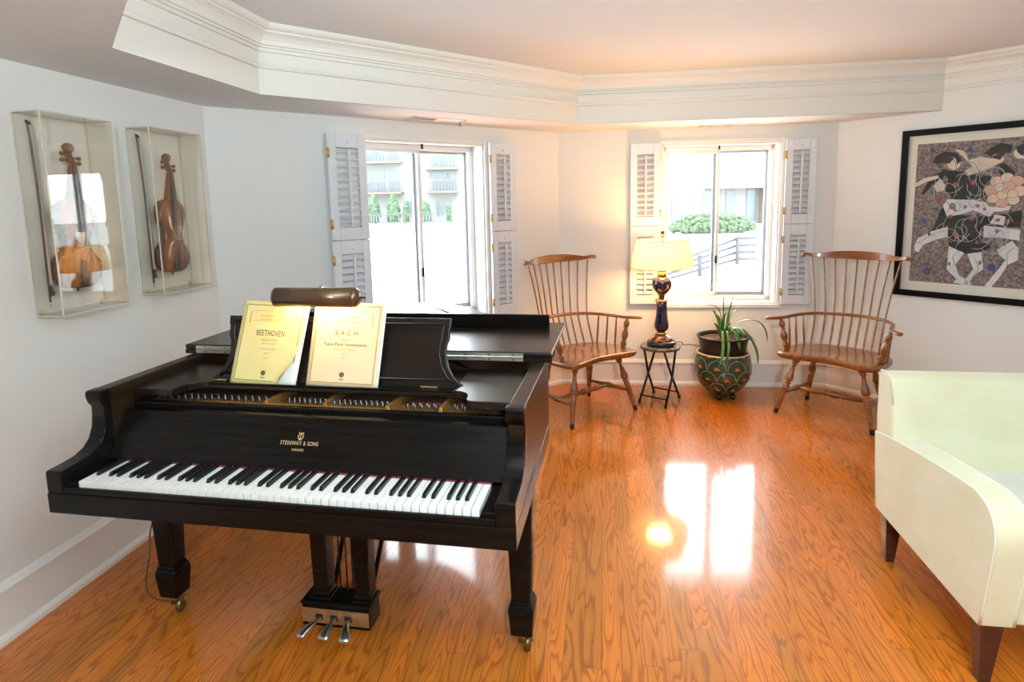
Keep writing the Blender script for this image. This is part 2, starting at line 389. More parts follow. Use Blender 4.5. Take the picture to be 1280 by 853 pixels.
# ------------------------------------------------------------------ windows
def place(o, m): o.matrix_world = m; return o
def window(num, f, w, lab):
    x0, x1, z0, z1 = w
    root = bpy.data.objects.new('window_%d' % num, None); C.objects.link(root); root.matrix_world = f; struct(root)
    mb = MB(); cw = .028
    for bx in ((x0-cw, x0, z0-cw, z1+cw), (x1, x1+cw, z0-cw, z1+cw), (x0, x1, z1, z1+cw)): mb.box(bx[0], bx[1], -.018, 0, bx[2], bx[3])
    mb.build('casing', TRIM, root, .003)
    mb = MB()                                               # jamb lining
    mb.box(x0, x0+.012, 0, TH, z0, z1); mb.box(x1-.012, x1, 0, TH, z0, z1); mb.box(x0, x1, 0, TH, z1-.012, z1); mb.box(x0, x1, 0, TH, z0, z0+.012)
    mb.build('jamb', TRIM, root)
    mb = MB(); mb.box(x0-.03, x1+.03, -.03, .01, z0-.03, z0); mb.build('sill', TRIM, root, .004)
    d = .125; mb = MB(); a0, a1, b0, b1 = x0+.012, x1-.012, z0+.012, z1-.012
    fw = .038
    for bx in ((a0, a0+fw, b0, b1), (a1-fw, a1, b0, b1), (a0, a1, b1-fw, b1), (a0, a1, b0, b0+fw)): mb.box(bx[0], bx[1], d, d+.07, bx[2], bx[3])
    mb.build('window_frame', FRAMEW, root, .003)
    xm = (a0+a1)/2
    for k, (s0, s1, dy, m) in enumerate(((a0+fw-.005, xm+.025, d+.012, FRAMEW), (xm-.028, a1-fw+.005, d+.037, ALU))):
        mb = MB(); st = .026
        for bx in ((s0, s0+st, b0+fw, b1-fw), (s1-st, s1, b0+fw, b1-fw), (s0, s1, b1-fw-.018, b1-fw), (s0, s1, b0+fw, b0+fw+.03)): mb.box(bx[0], bx[1], dy, dy+.022, bx[2], bx[3])
        s = mb.build('sash', m, root, .002)
        mb = MB(); mb.box(s0+st, s1-st, dy+.008, dy+.012, b0+fw+.03, b1-fw-.018); mb.build('pane', GLASS, s)
    mb = MB(); mb.box(xm-.006, xm+.012, d-.004, d+.012, z0+.32, z0+.385); mb.build('latch', BLACK, root, .002)
    mb = MB(); mb.box(xm-.006, xm+.004, .055, .07, z1-.045, z1-.012); mb.build('catch', DARKM, root)
    return root
window(1, f1, W1, ''); window(2, f2, W2, '')

# shutters: each louvred panel is a thing
def shutter(f, hx, w, z0, z1, side, ang, label, lift=.024, hinge=True, outer=False):
    """hx hinge position along the wall; side -1 opens to the left of the window, +1 to the right; ang opens it off the wall"""
    t = thing('window_shutter', label, 'shutter', group='louvred window shutters')
    t.matrix_world = f @ Matrix.Translation((hx, -lift, 0)) @ Matrix.Rotation(ang, 4, 'Z')
    a, b = (-w, 0) if side < 0 else (0, w)
    th = .026; st = .054; rl = .085; rb = .075
    mb = MB()
    mb.box(a, a+st, -th, 0, z0, z1); mb.box(b-st, b, -th, 0, z0, z1); mb.box(a+st, b-st, -th, 0, z1-rl, z1); mb.box(a+st, b-st, -th, 0, z0, z0+rb)
    mb.build('frame', SHUT, t, .0025)
    mb = MB(); n = max(6, int((z1-z0-rl-rb)/.043)); p = (z1-z0-rl-rb)/n
    for i in range(n):
        zc = z0+rb+p*(i+.5); m = Matrix.Translation(((a+b)/2, -th/2, zc)) @ Matrix.Rotation(R(8 if ang > R(3) and z1 > 1.5 else 40), 4, 'X')
        mb.box(-(w/2-st), w/2-st, -.021, .021, -.0028, .0028, 0, m)
    mb.build('louvers', SHUT, t)
    mb = MB(); mb.box((a+b)/2-.007, (a+b)/2+.007, -th-.024, -th-.012, z0+rb+.01, z1-rl-.012); mb.build('tilt_rod', SHUT, t, .002)
    if hinge:
        for zc in (z1-.12, z0+.10):
            hxx = (a if side < 0 else b) if outer else 0
            mb = MB(); mb.lathe([(-.03,.005),(.03,.005)], 8, 0, (hxx, -th-.001, zc)); mb.box(hxx-.012, hxx+.012, -th-.002, -th, zc-.028, zc+.028); mb.build('hinge', BRASS, t)
    mb = MB(); mb.lathe([(0,.004),(.008,.005)], 8, 0, ((a+b)/2, -th, z1-.055), (0,-1,0)); mb.build('catch_knob', STEEL, t)
    return t
ZL0, ZM, ZT = .69, 1.335, 1.99
for z0, z1, nm in ((ZM+.002, ZT, 'upper'), (ZL0+.005, ZM-.002, 'lower')):
    # left of the piano window: folded pair standing slightly off the wall
    s = shutter(f1, .905, .26, z0, z1, -1, R(5) if nm == 'upper' else R(4), 'grey-white %s louvred shutter left of the window behind the piano' % nm, .062, True, True)
    shutter(f1, W1[1]+.024, .232, z0, z1, 1, R(-2) if nm == 'upper' else R(-1), 'white %s louvred shutter right of the window behind the piano' % nm, .03)
    shutter(f2, W2[0]-.018, .238, z0, z1, -1, R(1.5), 'white %s louvred shutter left of the window %s' % (nm, 'behind the lit lamp' if nm == 'lower' else 'above the lit lamp'), .024)
    shutter(f2, W2[1]+.026, .226, z0, z1, 1, R(-1.5), 'white %s louvred shutter between the lamp window and the framed artwork' % nm, .024)

# ceiling vents and a small sprinkler on the soffit
def vent(c, ang, w, d, label):
    t = thing('ceiling_vent', label, 'vent', (c[0], c[1], HS), ang, 'slot vents in the soffit')
    mb = MB(); mb.box(-w/2, w/2, -d/2, -d/2+.018, -.005, 0); mb.box(-w/2, w/2, d/2-.018, d/2, -.005, 0); mb.box(-w/2, -w/2+.018, -d/2, d/2, -.005, 0); mb.box(w/2-.018, w/2, -d/2, d/2, -.005, 0)
    mb.build('vent_frame', TRIM, t)
    mb = MB(); mb.box(-w/2+.018, w/2-.018, -d/2+.018, d/2-.018, -.0012, -.0002); mb.build('vent_backing', DARKM, t)
    mb = MB(); k = int((w-.04)/.02)
    for i in range(k):
        x = -w/2+.024+i*.02; mb.box(-.001, .001, -d/2+.018, d/2-.018, -.007, .007, 0, Matrix.Translation((x, 0, -.004)) @ Matrix.Rotation(R(50 if i < k/2 else -50), 4, 'Y'))
    mb.build('vent_slats', TRIM, t)
vent((-.47, 4.11), math.atan2(C2[1]-C1[1], C2[0]-C1[0]), .40, .13, 'slotted ceiling vent above the window behind the piano')
vent((1.60, 4.775), math.atan2(C3[1]-C2[1], C3[0]-C2[0]), .24, .07, 'narrow slotted ceiling vent above the window with the lamp')
t = thing('sprinkler_head', 'small metal sprinkler head under the soffit near the corner', 'sprinkler', (-.33, 4.30, HS))
mb = MB(); mb.lathe([(0,.018),(-.006,.016)], 12); mb.build('escutcheon', TRIM, t)
mb = MB(); mb.lathe([(-.006,.006),(-.024,.005),(-.025,.013),(-.028,.013)], 10); mb.build('nozzle', STEEL, t)

# ------------------------------------------------------------------ grand piano
PX, PY, PTH = -.72735, 1.64897, -.18263
HW = .737
piano = thing('grand_piano', 'black grand piano with open keyboard and folded-back lid', 'piano', (PX, PY, 0), PTH)
half = [(HW,.66),(.733,.80),(.712,.92),(.66,1.04),(.56,1.17),(.44,1.30),(.34,1.44),(.24,1.58),(.12,1.70),(-.03,1.785),(-.20,1.815),(-.38,1.795),(-.53,1.73),(-.65,1.62),(-.715,1.48),(-HW,1.30)]
tail = [(p.x, p.y) for p in bez([(x,y,0) for x,y in half], 3)]
def inset(poly, d):
    out = []; n = len(poly)
    for i in range(n):
        a = Vector(poly[max(i-1,0)]); b = Vector(poly[min(i+1,n-1)]); t_ = (b-a).normalized(); nn = Vector((-t_.y, t_.x)); out.append((poly[i][0]+nn.x*d, poly[i][1]+nn.y*d))
    return out
outl = [(HW,.182),(HW,.4)] + tail + [(-HW,.6),(-HW,.182)]
mb = MB(); mb.ring(outl, inset(outl, .05), .686, .956); mb.build('rim', RIMW, piano, .004)
low = [(HW+.003,0),(HW+.003,.3)] + tail + [(-HW-.003,.6),(-HW-.003,0)]
mb = MB(); mb.ring(low, inset(low, .06), .6185, .684); mb.build('lower_rim', RIMW, piano, .003)
mb = MB(); mb.box(-.68, .68, .0, .95, .622, .682); mb.build('key_bed', EBONY, piano)
mb = MB(); mb.box(-HW-.0032, HW+.0032, -.004, .03, .6185, .684); mb.build('key_bed_rail', EBONY, piano, .004)
# arms
prof = [(-.002,.684),(-.002,.750),(.004,.755),(.05,.757),(.10,.762),(.135,.775),(.160,.797),(.176,.830),(.182,.865),(.184,.90),(.172,.915),(.166,.935),(.166,.951),(.172,.957),(.21,.957),(.21,.684)]
for sg in (1, -1):
    mb = MB(); a, b = sorted((sg*.682, sg*(HW+.002))); mb.prism(prof, a, b, 'x'); mb.build('arm', EBONY, piano, .004)
    mb = MB(); a, b = sorted((sg*.640, sg*.682)); mb.box(a, b, .012, .18, .686, .716); mb.build('key_block', EBONY, piano, .004)
mb = MB(); mb.box(-.682, .682, -.001, .013, .684, .704); mb.build('key_slip', EBONY, piano, .004)
# keyboard
kb = MB(); kb.box(-.637, .637, .02, .20, .684, .698); kb.box(-.637, .637, .166, .176, .70, .7235, 1)
keyboard = kb.build('keyboard', [EBONY, RED], piano)
pit = 1.274/52; wk = MB(); wk.box(-pit/2+.0012, pit/2-.0012, .0125, .168, .700, .7215)
wk = wk.build('white_key', IVORY, keyboard, .0008, 1); wk.location = (-.637+pit/2, 0, 0)
bk = MB(); bk.add([(-.0065,.056,.7215),(.0065,.056,.7215),(.0065,.168,.7215),(-.0065,.168,.7215),(-.0048,.062,.734),(.0048,.062,.734),(.0048,.168,.734),(-.0048,.168,.734)], [(0,3,2,1),(4,5,6,7),(0,1,5,4),(1,2,6,5),(2,3,7,6),(3,0,4,7)])
bk = bk.build('black_key', KEYBLK, keyboard, .0014); bk['label'] = 'short raised black key'
first = True
for i in range(52):
    if i:
        o = wk.copy(); C.objects.link(o); o.parent = keyboard; o.location = (-.637+pit*(i+.5), 0, 0)
    if i < 51 and 'ABCDEFG'[i % 7] in 'ACDFG':
        if first: o = bk; first = False
        else: o = bk.copy(); C.objects.link(o); o.parent = keyboard
        sh = {'C':-.0015,'D':.0015,'F':-.002,'G':0,'A':.002}['ABCDEFG'[i % 7]]
        o.location = (-.637+pit*(i+1)+sh, 0, 0)
# fallboard with lettering
fb = [(.172,.7245),(.258,.848),(.262,.858),(.270,.864),(.300,.864),(.303,.858),(.30,.84),(.20,.7245)]
mb = MB(); mb.prism(fb, -.682, .682, 'x'); fall = mb.build('fallboard', EBONY, piano, .003)
fang = math.atan2(.848-.7245, .258-.172)
def on_fall(s, off=.0006): return (0, .172+math.cos(fang)*s-math.sin(fang)*off, .7245+math.sin(fang)*s+math.cos(fang)*off)
ROT = (fang, 0, 0)
p = on_fall(.083); text_mesh('STEINWAY & SONS', .0185, GOLDLET, fall, (-.006, p[1], p[2]), ROT, 'gold_lettering', .76)
p = on_fall(.062); text_mesh('MAKERS', .0115, GOLDLET, fall, (-.006, p[1], p[2]), ROT, 'gold_lettering', .9)
mb = MB()                                                    # small lyre emblem
ly = lambda x, s: (-.006+x, on_fall(s)[1], on_fall(s)[2])
for sg in (1,-1): mb.tube([ly(sg*.002,.096), ly(sg*.008,.101), ly(sg*.0085,.108), ly(sg*.005,.114), ly(sg*.008,.119)], .0013, 6)
mb.tube([ly(-.006,.114), ly(.006,.114)], .0009, 5); mb.tube([ly(0,.096), ly(0,.119)], .0011, 5); mb.tube([ly(-.004,.095), ly(.004,.095)], .0016, 5)
mb.build('gold_emblem', GOLDLET, fall)
# front stretcher, plate, pins, strings
mb = MB(); mb.box(-.687, .687, .308, .336, .80, .878); mb.build('front_stretcher', EBONY, piano, .006)
mb = MB(); mb.box(-.687, .687, .336, .72, .845, .858); mb.box(-.45, .25, .340, .362, .858, .874); mb.box(-.687, .687, .56, .60, .858, .885)
plate = mb.build('cast_plate', GOLD, piano, .003)
for x0, x1 in ((-.20,-.16), (.02,.005), (.245,.285), (.43,.44)):
    mb = MB(); mb.add([(x0-.011,.345,.858),(x0+.011,.345,.858),(x1+.011,.72,.858),(x1-.011,.72,.858),(x0-.006,.35,.885),(x0+.006,.35,.885),(x1+.006,.72,.893),(x1-.006,.72,.893)], [(0,3,2,1),(4,5,6,7),(0,1,5,4),(1,2,6,5),(2,3,7,6),(3,0,4,7)]); mb.build('plate_strut', GOLD, piano, .003)
mb = MB()
for i in range(140):
    x = -.66+i*1.32/139; mb.box(x-.0006, x+.0006, .40, .72, .8665, .8677)
mb.build('strings', STEEL, piano, label='row of taut steel strings')
for x0, x1 in ((-.66,-.215),(-.145,.005),(.035,.235),(.30,.415),(.46,.66)):
    mb = MB(); mb.box(x0, x1, .452, .468, .858, .8655); mb.build('felt_strip', RED if x0 > .2 else FELTB, piano)
pin = MB(); pin.lathe([(0,.0032),(.024,.0030)], 8); pin = pin.build('tuning_pin', mat('blued_steel', (.22,.21,.22), .4, .9), plate); k = 0
xs = [-.65+i*.0135 for i in range(33)] + [-.14+i*.0098 for i in range(15)] + [.04+i*.0098 for i in range(20)] + [.305+i*.0125 for i in range(9)] + [.465+i*.013 for i in range(15)]
for i, x in enumerate(xs):
    o = pin if i == 0 else pin.copy()
    if i: C.objects.link(o); o.parent = plate
    o.location = (x, .385+.017*(i % 2), .858)
# music tray, side shelves, desk
mb = MB(); mb.box(-.53, .50, .405, .70, .899, .917); mb.build('desk_tray', EBONY2, piano, .005)
cur = bez([(.545,.302,0),(.530,.315,0),(.524,.345,0),(.515,.375,0),(.490,.396,0),(.455,.403,0)], 4)
sp = [(.685,.302)] + [(q.x,q.y) for q in cur] + [(.455,.675),(.685,.675)]
mb = MB(); mb.prism(sp, .901, .928); mb.build('desk_side_shelf', EBONY2, piano, .003)
mb = MB(); mb.prism([(-x,y) for x, y in sp], .901, .928); mb.build('desk_side_shelf', EBONY2, piano, .003)
# desk: leaning board with scrolled cheeks
lean = math.atan2(.064, .235)
MD = Matrix.Translation((0,.452,.917)) @ Matrix.Rotation(-lean, 4, 'X')
hh = .243
side = [(.492,0),(.492,.008),(.470,.018),(.444,.040),(.424,.075),(.415,.115),(.416,.150),(.424,.168),(.424,.205),(.428,.215),(.428,hh),(.412,hh)]
desk_o = side + [(-x, z) for x, z in reversed(side)]
mb = MB(); mb.prism(desk_o, 0, .020, 'y', 0, MD); desk = mb.build('music_desk', EBONY2, piano, .003)
mb = MB()                                                    # raised border strips on the desk panel
for sg in (1,-1):
    pts = [(sg*(x-.022), -.002, z) for x, z in side[2:10]]; mb.tube([MD @ Vector(q) for q in pts], .004, 6)
mb.tube([MD @ Vector((-.40,-.002,hh-.02)), MD @ Vector((.40,-.002,hh-.02))], .004, 6); mb.tube([MD @ Vector((-.43,-.002,.03)), MD @ Vector((.43,-.002,.03))], .004, 6)
mb.build('desk_moulding', EBONY2, desk)
mb = MB(); mb.box(-.50, .50, .406, .416, .917, .924); mb.build('desk_ledge', EBONY, piano, .002)
for x in (-.45,.36):
    mb = MB(); mb.box(x-.03, x+.03, -.003, .001, .002, .007, 0, MD); mb.build('desk_hinge', BRASS, desk)
# lid
HLX = .762
lt = [(x*HLX/HW, y+.022+.05*max(0,min(1,(y-1.2)/.5))) for x, y in tail]
lidp = [(HLX,.675),(HLX,.8)] + [(x, y+.0) for x, y in lt] + [(-HLX,.8),(-HLX,.675)]
mb = MB(); mb.prism(lidp, .9575, .9755); mb.build('lid', EBONY2, piano, .005)
mb = MB(); mb.box(-HLX, HLX, .675, 1.245, .9765, .9955); flap = mb.build('lid_flap', EBONY2, piano, .005)
mb = MB(); mb.box(-.70, .70, 1.125, 1.145, .9955, 1.052); mb.build('flap_lip', EBONY, flap, .003)
hg = MB(); hg.box(-.71, .655, .6725, .6752, .961, .973); hg.box(-.71, .655, .6725, .6752, .979, .991); hg.tube([(-.71,.672,.976),(.655,.672,.976)], .0035, 6); hg = hg.build('lid_hinge', NICKEL, piano)
mb = MB()
for i in range(15):
    x = -.67+i*.092
    for z in (.967,.985): mb.lathe([(0,.003),(.001,.003)], 6, 0, (x,.6724,z), (0,-1,0))
mb.build('hinge_screws', DARKM, hg)
# legs
def pleg(x, y, parent):
    mb = MB(); mb.taper(x, y, .205, .066, .066, .6185, .094, .094); mb.taper(x, y, .195, .078, .078, .207, .070, .070); mb.taper(x, y, .178, .090, .090, .196, .078, .078); mb.taper(x, y, .078, .074, .074, .178, .090, .090)
    lg = mb.build('leg', EBONY, parent, .005)
    mb = MB()
    for a in range(4):
        m = Matrix.Translation((x,y,0)) @ Matrix.Rotation(a*PI/2, 4, 'Z')
        mb.add([(-.022,-.0365,.23),(.022,-.0365,.23),(.031,-.0475,.60),(-.031,-.0475,.60),(-.022,-.030,.23),(.022,-.030,.23),(.031,-.041,.60),(-.031,-.041,.60)], [(0,1,2,3),(0,4,5,1),(1,5,6,2),(2,6,7,3),(3,7,4,0)], 0, False, m)
    mb.build('leg_panel', EBONY, lg, .002)
    mb = MB(); mb.lathe([(-.011,.024),(-.008,.030),(.008,.030),(.011,.024)], 16, 0, (x+.012,y+.008,.030), (1,.3,0)); mb.lathe([(.040,.020),(.078,.024)], 10, 0, (x,y,0)); mb.tube([(x-.008,y+.004,.058),(x-.008,y+.004,.03),(x+.03,y+.014,.03),(x+.03,y+.014,.058)], .005, 6); mb.build('caster', BRASSD, lg)
for x, y in ((.682,.40), (-.682,.40), (-.16,1.50)): pleg(x, y, piano)
# pedal lyre
mb = MB(); mb.taper(.010,.395,.055,.262,.095,.13,.258,.09); mb.taper(.010,.395,.13,.270,.10,.142,.262,.094); mb.box(-.121,.141,.347,.443,.048,.056)
lyre = mb.build('pedal_lyre', EBONY, piano, .004)
mb = MB(); mb.box(-.118,.138,.3445,.348,.062,.118); mb.build('brass_plate', noisy('aged_plate', (.46,.30,.15), (.34,.21,.10), (30,30,30), .4, metal=.7), lyre, .001)
for x in (-.052,.108):
    mb = MB(); mb.taper(x,.398,.142,.082,.082,.152,.076,.076); mb.taper(x,.398,.152,.066,.066,.17,.058,.058); mb.taper(x,.398,.17,.056,.058,.62,.068,.066); mb.build('lyre_post', EBONY, lyre, .004)
for x in (.008,.035,.058):
    mb = MB(); mb.tube([(x,.405,.14),(x,.405,.62)], .003, 8); mb.build('pedal_rod', DARKM, lyre)
for x in (-.05,.10):
    mb = MB(); mb.tube([(x,.45,.10),(x*1.2,.80,.62)], .009, 8); mb.build('lyre_brace', EBONY, lyre)
for x, ex in ((-.050,-.092),(.006,-.004),(.060,.077)):
    mb = MB(); pts = bez([(x,.36,.083),(x,.335,.084),(x+(ex-x)*.45,.305,.078),(x+(ex-x)*.85,.285,.066),(ex,.270,.056)], 4)
    mb.tube(pts, [(.0085,.0085,.0085,.0085,.009,.0095,.010,.011,.0125,.014,.016,.018,.0195,.0205,.0205,.0185,.011)[i] for i in range(len(pts))], 12, flat=.36); mb.build('pedal', STEEL, lyre)
    mb = MB(); mb.box(x-.014,x+.014,.3435,.346,.078,.098); mb.build('pedal_slot', BLACK, lyre)

# sheet music on the desk (top-level things)
def book(name, label, lx, tilt, skew, w, h, cover, border, lines, curl, emb_mat):
    MP = Matrix.Translation((PX,PY,0)) @ Matrix.Rotation(PTH,4,'Z')
    t = thing(name, label, 'sheet music', group='sheet music on the piano')
    t.matrix_world = MP @ Matrix.Translation((lx,.434,.9195)) @ Matrix.Rotation(-R(13.0),4,'X') @ Matrix.Rotation(tilt,4,'Y')
    nx, nz = 14, 18
    def surf(off, cv, x0, x1, z0, z1, cut):
        mb = MB(); vs = []; fs = []
        for side_ in (0, .0012):
            for j in range(nz+1):
                for i in range(nx+1):
                    x = x0+(x1-x0)*i/nx; z = z0+(z1-z0)*j/nz
                    # gentle page curl at the lower right corner
                    q = max(0, (x-x0)/(x1-x0)-(z-z0)/(z1-z0)*.62-.60) if cv else 0
                    vs.append((x-q*q*cv*2.6, off-side_-q*q*cv*2.2, z+q*q*cv*2.2))
        n1 = (nx+1)*(nz+1)
        for s in (0,1):
            for j in range(nz):
                for i in range(nx):
                    a = s*n1+j*(nx+1)+i; fs.append((a,a+1,a+nx+2,a+nx+1))
        ed = [j*(nx+1) for j in range(nz+1)]+[nz*(nx+1)+i for i in range(1,nx+1)]+[j*(nx+1)+nx for j in range(nz-1,-1,-1)]+[i for i in range(nx-1,0,-1)]
        for a, b in zip(ed, ed[1:]+ed[:1]): fs.append((a,b,b+n1,a+n1))
        mb.add(vs, fs, 0, True); return mb
    surf(.0, 0, .006, w+.006, .001, h-.004, 0).build('inner_pages', PAGE, t)
    surf(-.0035, .0 if not curl else .0, .003, w+.004, .0005, h-.002, 0).build('inner_pages', PAGE, t)
    cvr = surf(-.007, curl, 0, w, 0, h, 0).build('cover', cover, t)
    yb = -.0088
    mb = MB(); m_ = .011; bw = .0045; xr = w-m_; cutx = xr-(.07 if curl else 0); cutz = m_+(.075 if curl else 0)
    mb.box(m_, m_+bw, yb-.0003, yb, m_, h-m_); mb.box(m_, xr, yb-.0003, yb, h-m_-bw, h-m_); mb.box(xr-bw, xr, yb-.0003, yb, cutz, h-m_); mb.box(m_, cutx, yb-.0003, yb, m_, m_+bw)
    mb.build('border', border, cvr)
    mb = MB(); hw = w*.33; zc = h-.052                          # header panel outline
    for z in (zc-.018, zc+.018): mb.box(w/2-hw, w/2+hw, yb-.0003, yb, z-.0006, z+.0006)
    for x in (-hw-.008, hw+.008): mb.box(w/2+x-.0018, w/2+x+.0018, yb-.0003, yb, zc-.028, zc+.014)
    mb.build('header_ornament', border, cvr)
    for s, sz, z, sxx, mt in lines: text_mesh(s, sz, mt, cvr, (w/2, yb-.0002, z), (PI/2,0,0), 'lettering', sxx)
    mb = MB(); e = .042                                         # small round emblem
    for a in range(16):
        an = a*2*PI/16; mb.box(-.0017,.0017,yb-.0003,yb,.004,.0085+.001*(a%2),0,Matrix.Translation((w/2,0,e))@Matrix.Rotation(an,4,'Y'))
    mb.box(w/2-.009, w/2+.009, yb-.0003, yb, e-.018, e-.0155); mb.lathe([(0,.0035),(.0004,.0035)], 12, 0, (w/2,yb,e), (0,-1,0)); mb.build('emblem', emb_mat, cvr)
    for o in list(t.children_recursive):                        # soft covers settle with a sideways slant
        if o.name.startswith('lettering'):
            o.location.x += o.location.z*skew
            for v in o.data.vertices: v.co.x += v.co.y*skew
        else:
            for v in o.data.vertices: v.co.x += v.co.z*skew
    return t
H_ = .300
GRN = mat('emblem_green', (.10,.14,.06), .8); BRN = mat('emblem_brown', (.16,.10,.05), .8); PALE = mat('pale_ink', (.45,.38,.16), .8)
book('sheet_music_book', 'yellow sheet music book with curled lower corner, left on the music desk', -.388, R(2), .115, .250, H_, PAPERY, OLIVE,
     [('BEETHOVEN',.030,.185,.62,INK), ('SONATAS',.014,.160,.95,PALE), ('FOR THE PIANO',.0075,.147,.9,PALE), ('IN TWO VOLUMES',.0065,.128,1.1,PALE), ('BOOK I',.005,.112,1,PALE), ('BOOK II',.005,.096,1,PALE),
      ("SCHIRMER'S LIBRARY",.0105,.247,.95,PALE), ('OF MUSICAL CLASSICS',.0085,.235,1,PALE), ('Vol. 1', .007, .274, 1, PALE)], .10, GRN)
book('sheet_music_book', 'peach-toned sheet music book under the right end of the piano lamp', -.088, R(1), .065, .262, .297, PAPERP, RUST,
     [('B A C H',.025,.188,.88,INK), ('Fifteen',.011,.163,1.1,PALE), ('Two-Part Inventions',.0165,.148,1.05,INK), ('For the Piano',.0115,.131,1.1,PALE), ('CZERNY',.0055,.115,1,PALE), ('BOOK',.005,.10,1,PALE),
      ("SCHIRMER'S LIBRARY",.0105,.243,.95,PALE), ('OF MUSICAL CLASSICS',.0085,.231,1,PALE), ('IN TWO BOOKS', .007, .270, 1, PALE)], .0, BRN)
# piano lamp
lamp = thing('piano_lamp', 'brown cylindrical piano lamp above the sheet music', 'lamp', (PX,PY,0), PTH)
lamp.matrix_world = Matrix.Translation((PX,PY,0)) @ Matrix.Rotation(PTH,4,'Z')
xa, xb, ly_, lz_, lr = -.178, .112, .432, 1.236, .034
mb = MB(); n = 28; a0, a1 = R(-100), R(205)                     # shell open at the underside, towards the pages
vs = []; fs = []
for r_ in (lr, lr-.0015):
    for x in (xa, xb):
        for i in range(n+1):
            a = a0+(a1-a0)*i/n-R(20); vs.append((x, ly_+r_*math.sin(a)*-1, lz_+r_*math.cos(a)))
q = n+1
for i in range(n):
    fs += [(i, i+1, q+i+1, q+i), (2*q+i+1, 2*q+i, 3*q+i, 3*q+i+1), (i+1, i, 2*q+i, 2*q+i+1), (q+i, q+i+1, 3*q+i+1, 3*q+i)]
fs += [(0,q,3*q,2*q),(n,2*q+n,3*q+n,q+n)]
mb.add(vs, fs, 0, True)
mb.lathe([(0,lr),(-.004,lr),(-.012,lr*.6),(-.014,.004)], 28, 0, (xa,ly_,lz_), (1,0,0)); mb.lathe([(0,lr),(.006,lr),(.020,lr*.62),(.022,.004)], 28, 0, (xb,ly_,lz_), (1,0,0))
mb.build('lamp_shade', BROWNM, lamp)
mb = MB(); mb.lathe([(0,.003),(.014,.003),(.016,.005),(.020,.005),(.021,.002)], 10, 0, (xb+.02,ly_,lz_), (1,0,0)); mb.build('switch', BLACK, lamp)
mb = MB(); mb.lathe([(0,.014),(.012,.014),(.016,.008)], 14, 0, (-.02,ly_+.028,lz_+.022), (0,.5,.8)); mb.build('swivel_knob', STEEL, lamp)
mb = MB(); mb.tube(bez([(-.02,ly_+.034,lz_+.012),(-.02,ly_+.075,lz_-.005),(-.02,.560,1.12),(-.02,.572,.99)],6), .006, 8); mb.build('stem', BROWNM, lamp)
mb = MB(); mb.lathe([(0,.05),(.014,.05),(.02,.04),(.022,.01)], 28, 0, (-.02,.585,.9175)); mb.box(-.026,-.014,.568,.58,.93,1.0); mb.build('lamp_base', BROWNM, lamp)
ld = bpy.data.lights.new('piano_lamp_bulb', 'AREA'); ld.shape = 'RECTANGLE'; ld.size = .28; ld.size_y = .02; ld.energy = DESK; ld.color = (1,.60,.26)
lo = bpy.data.objects.new('piano_lamp_bulb', ld); C.objects.link(lo); lo.parent = lamp; lo.location = (-.05, ly_, lz_-.012); lo.rotation_euler = (R(38),0,0)

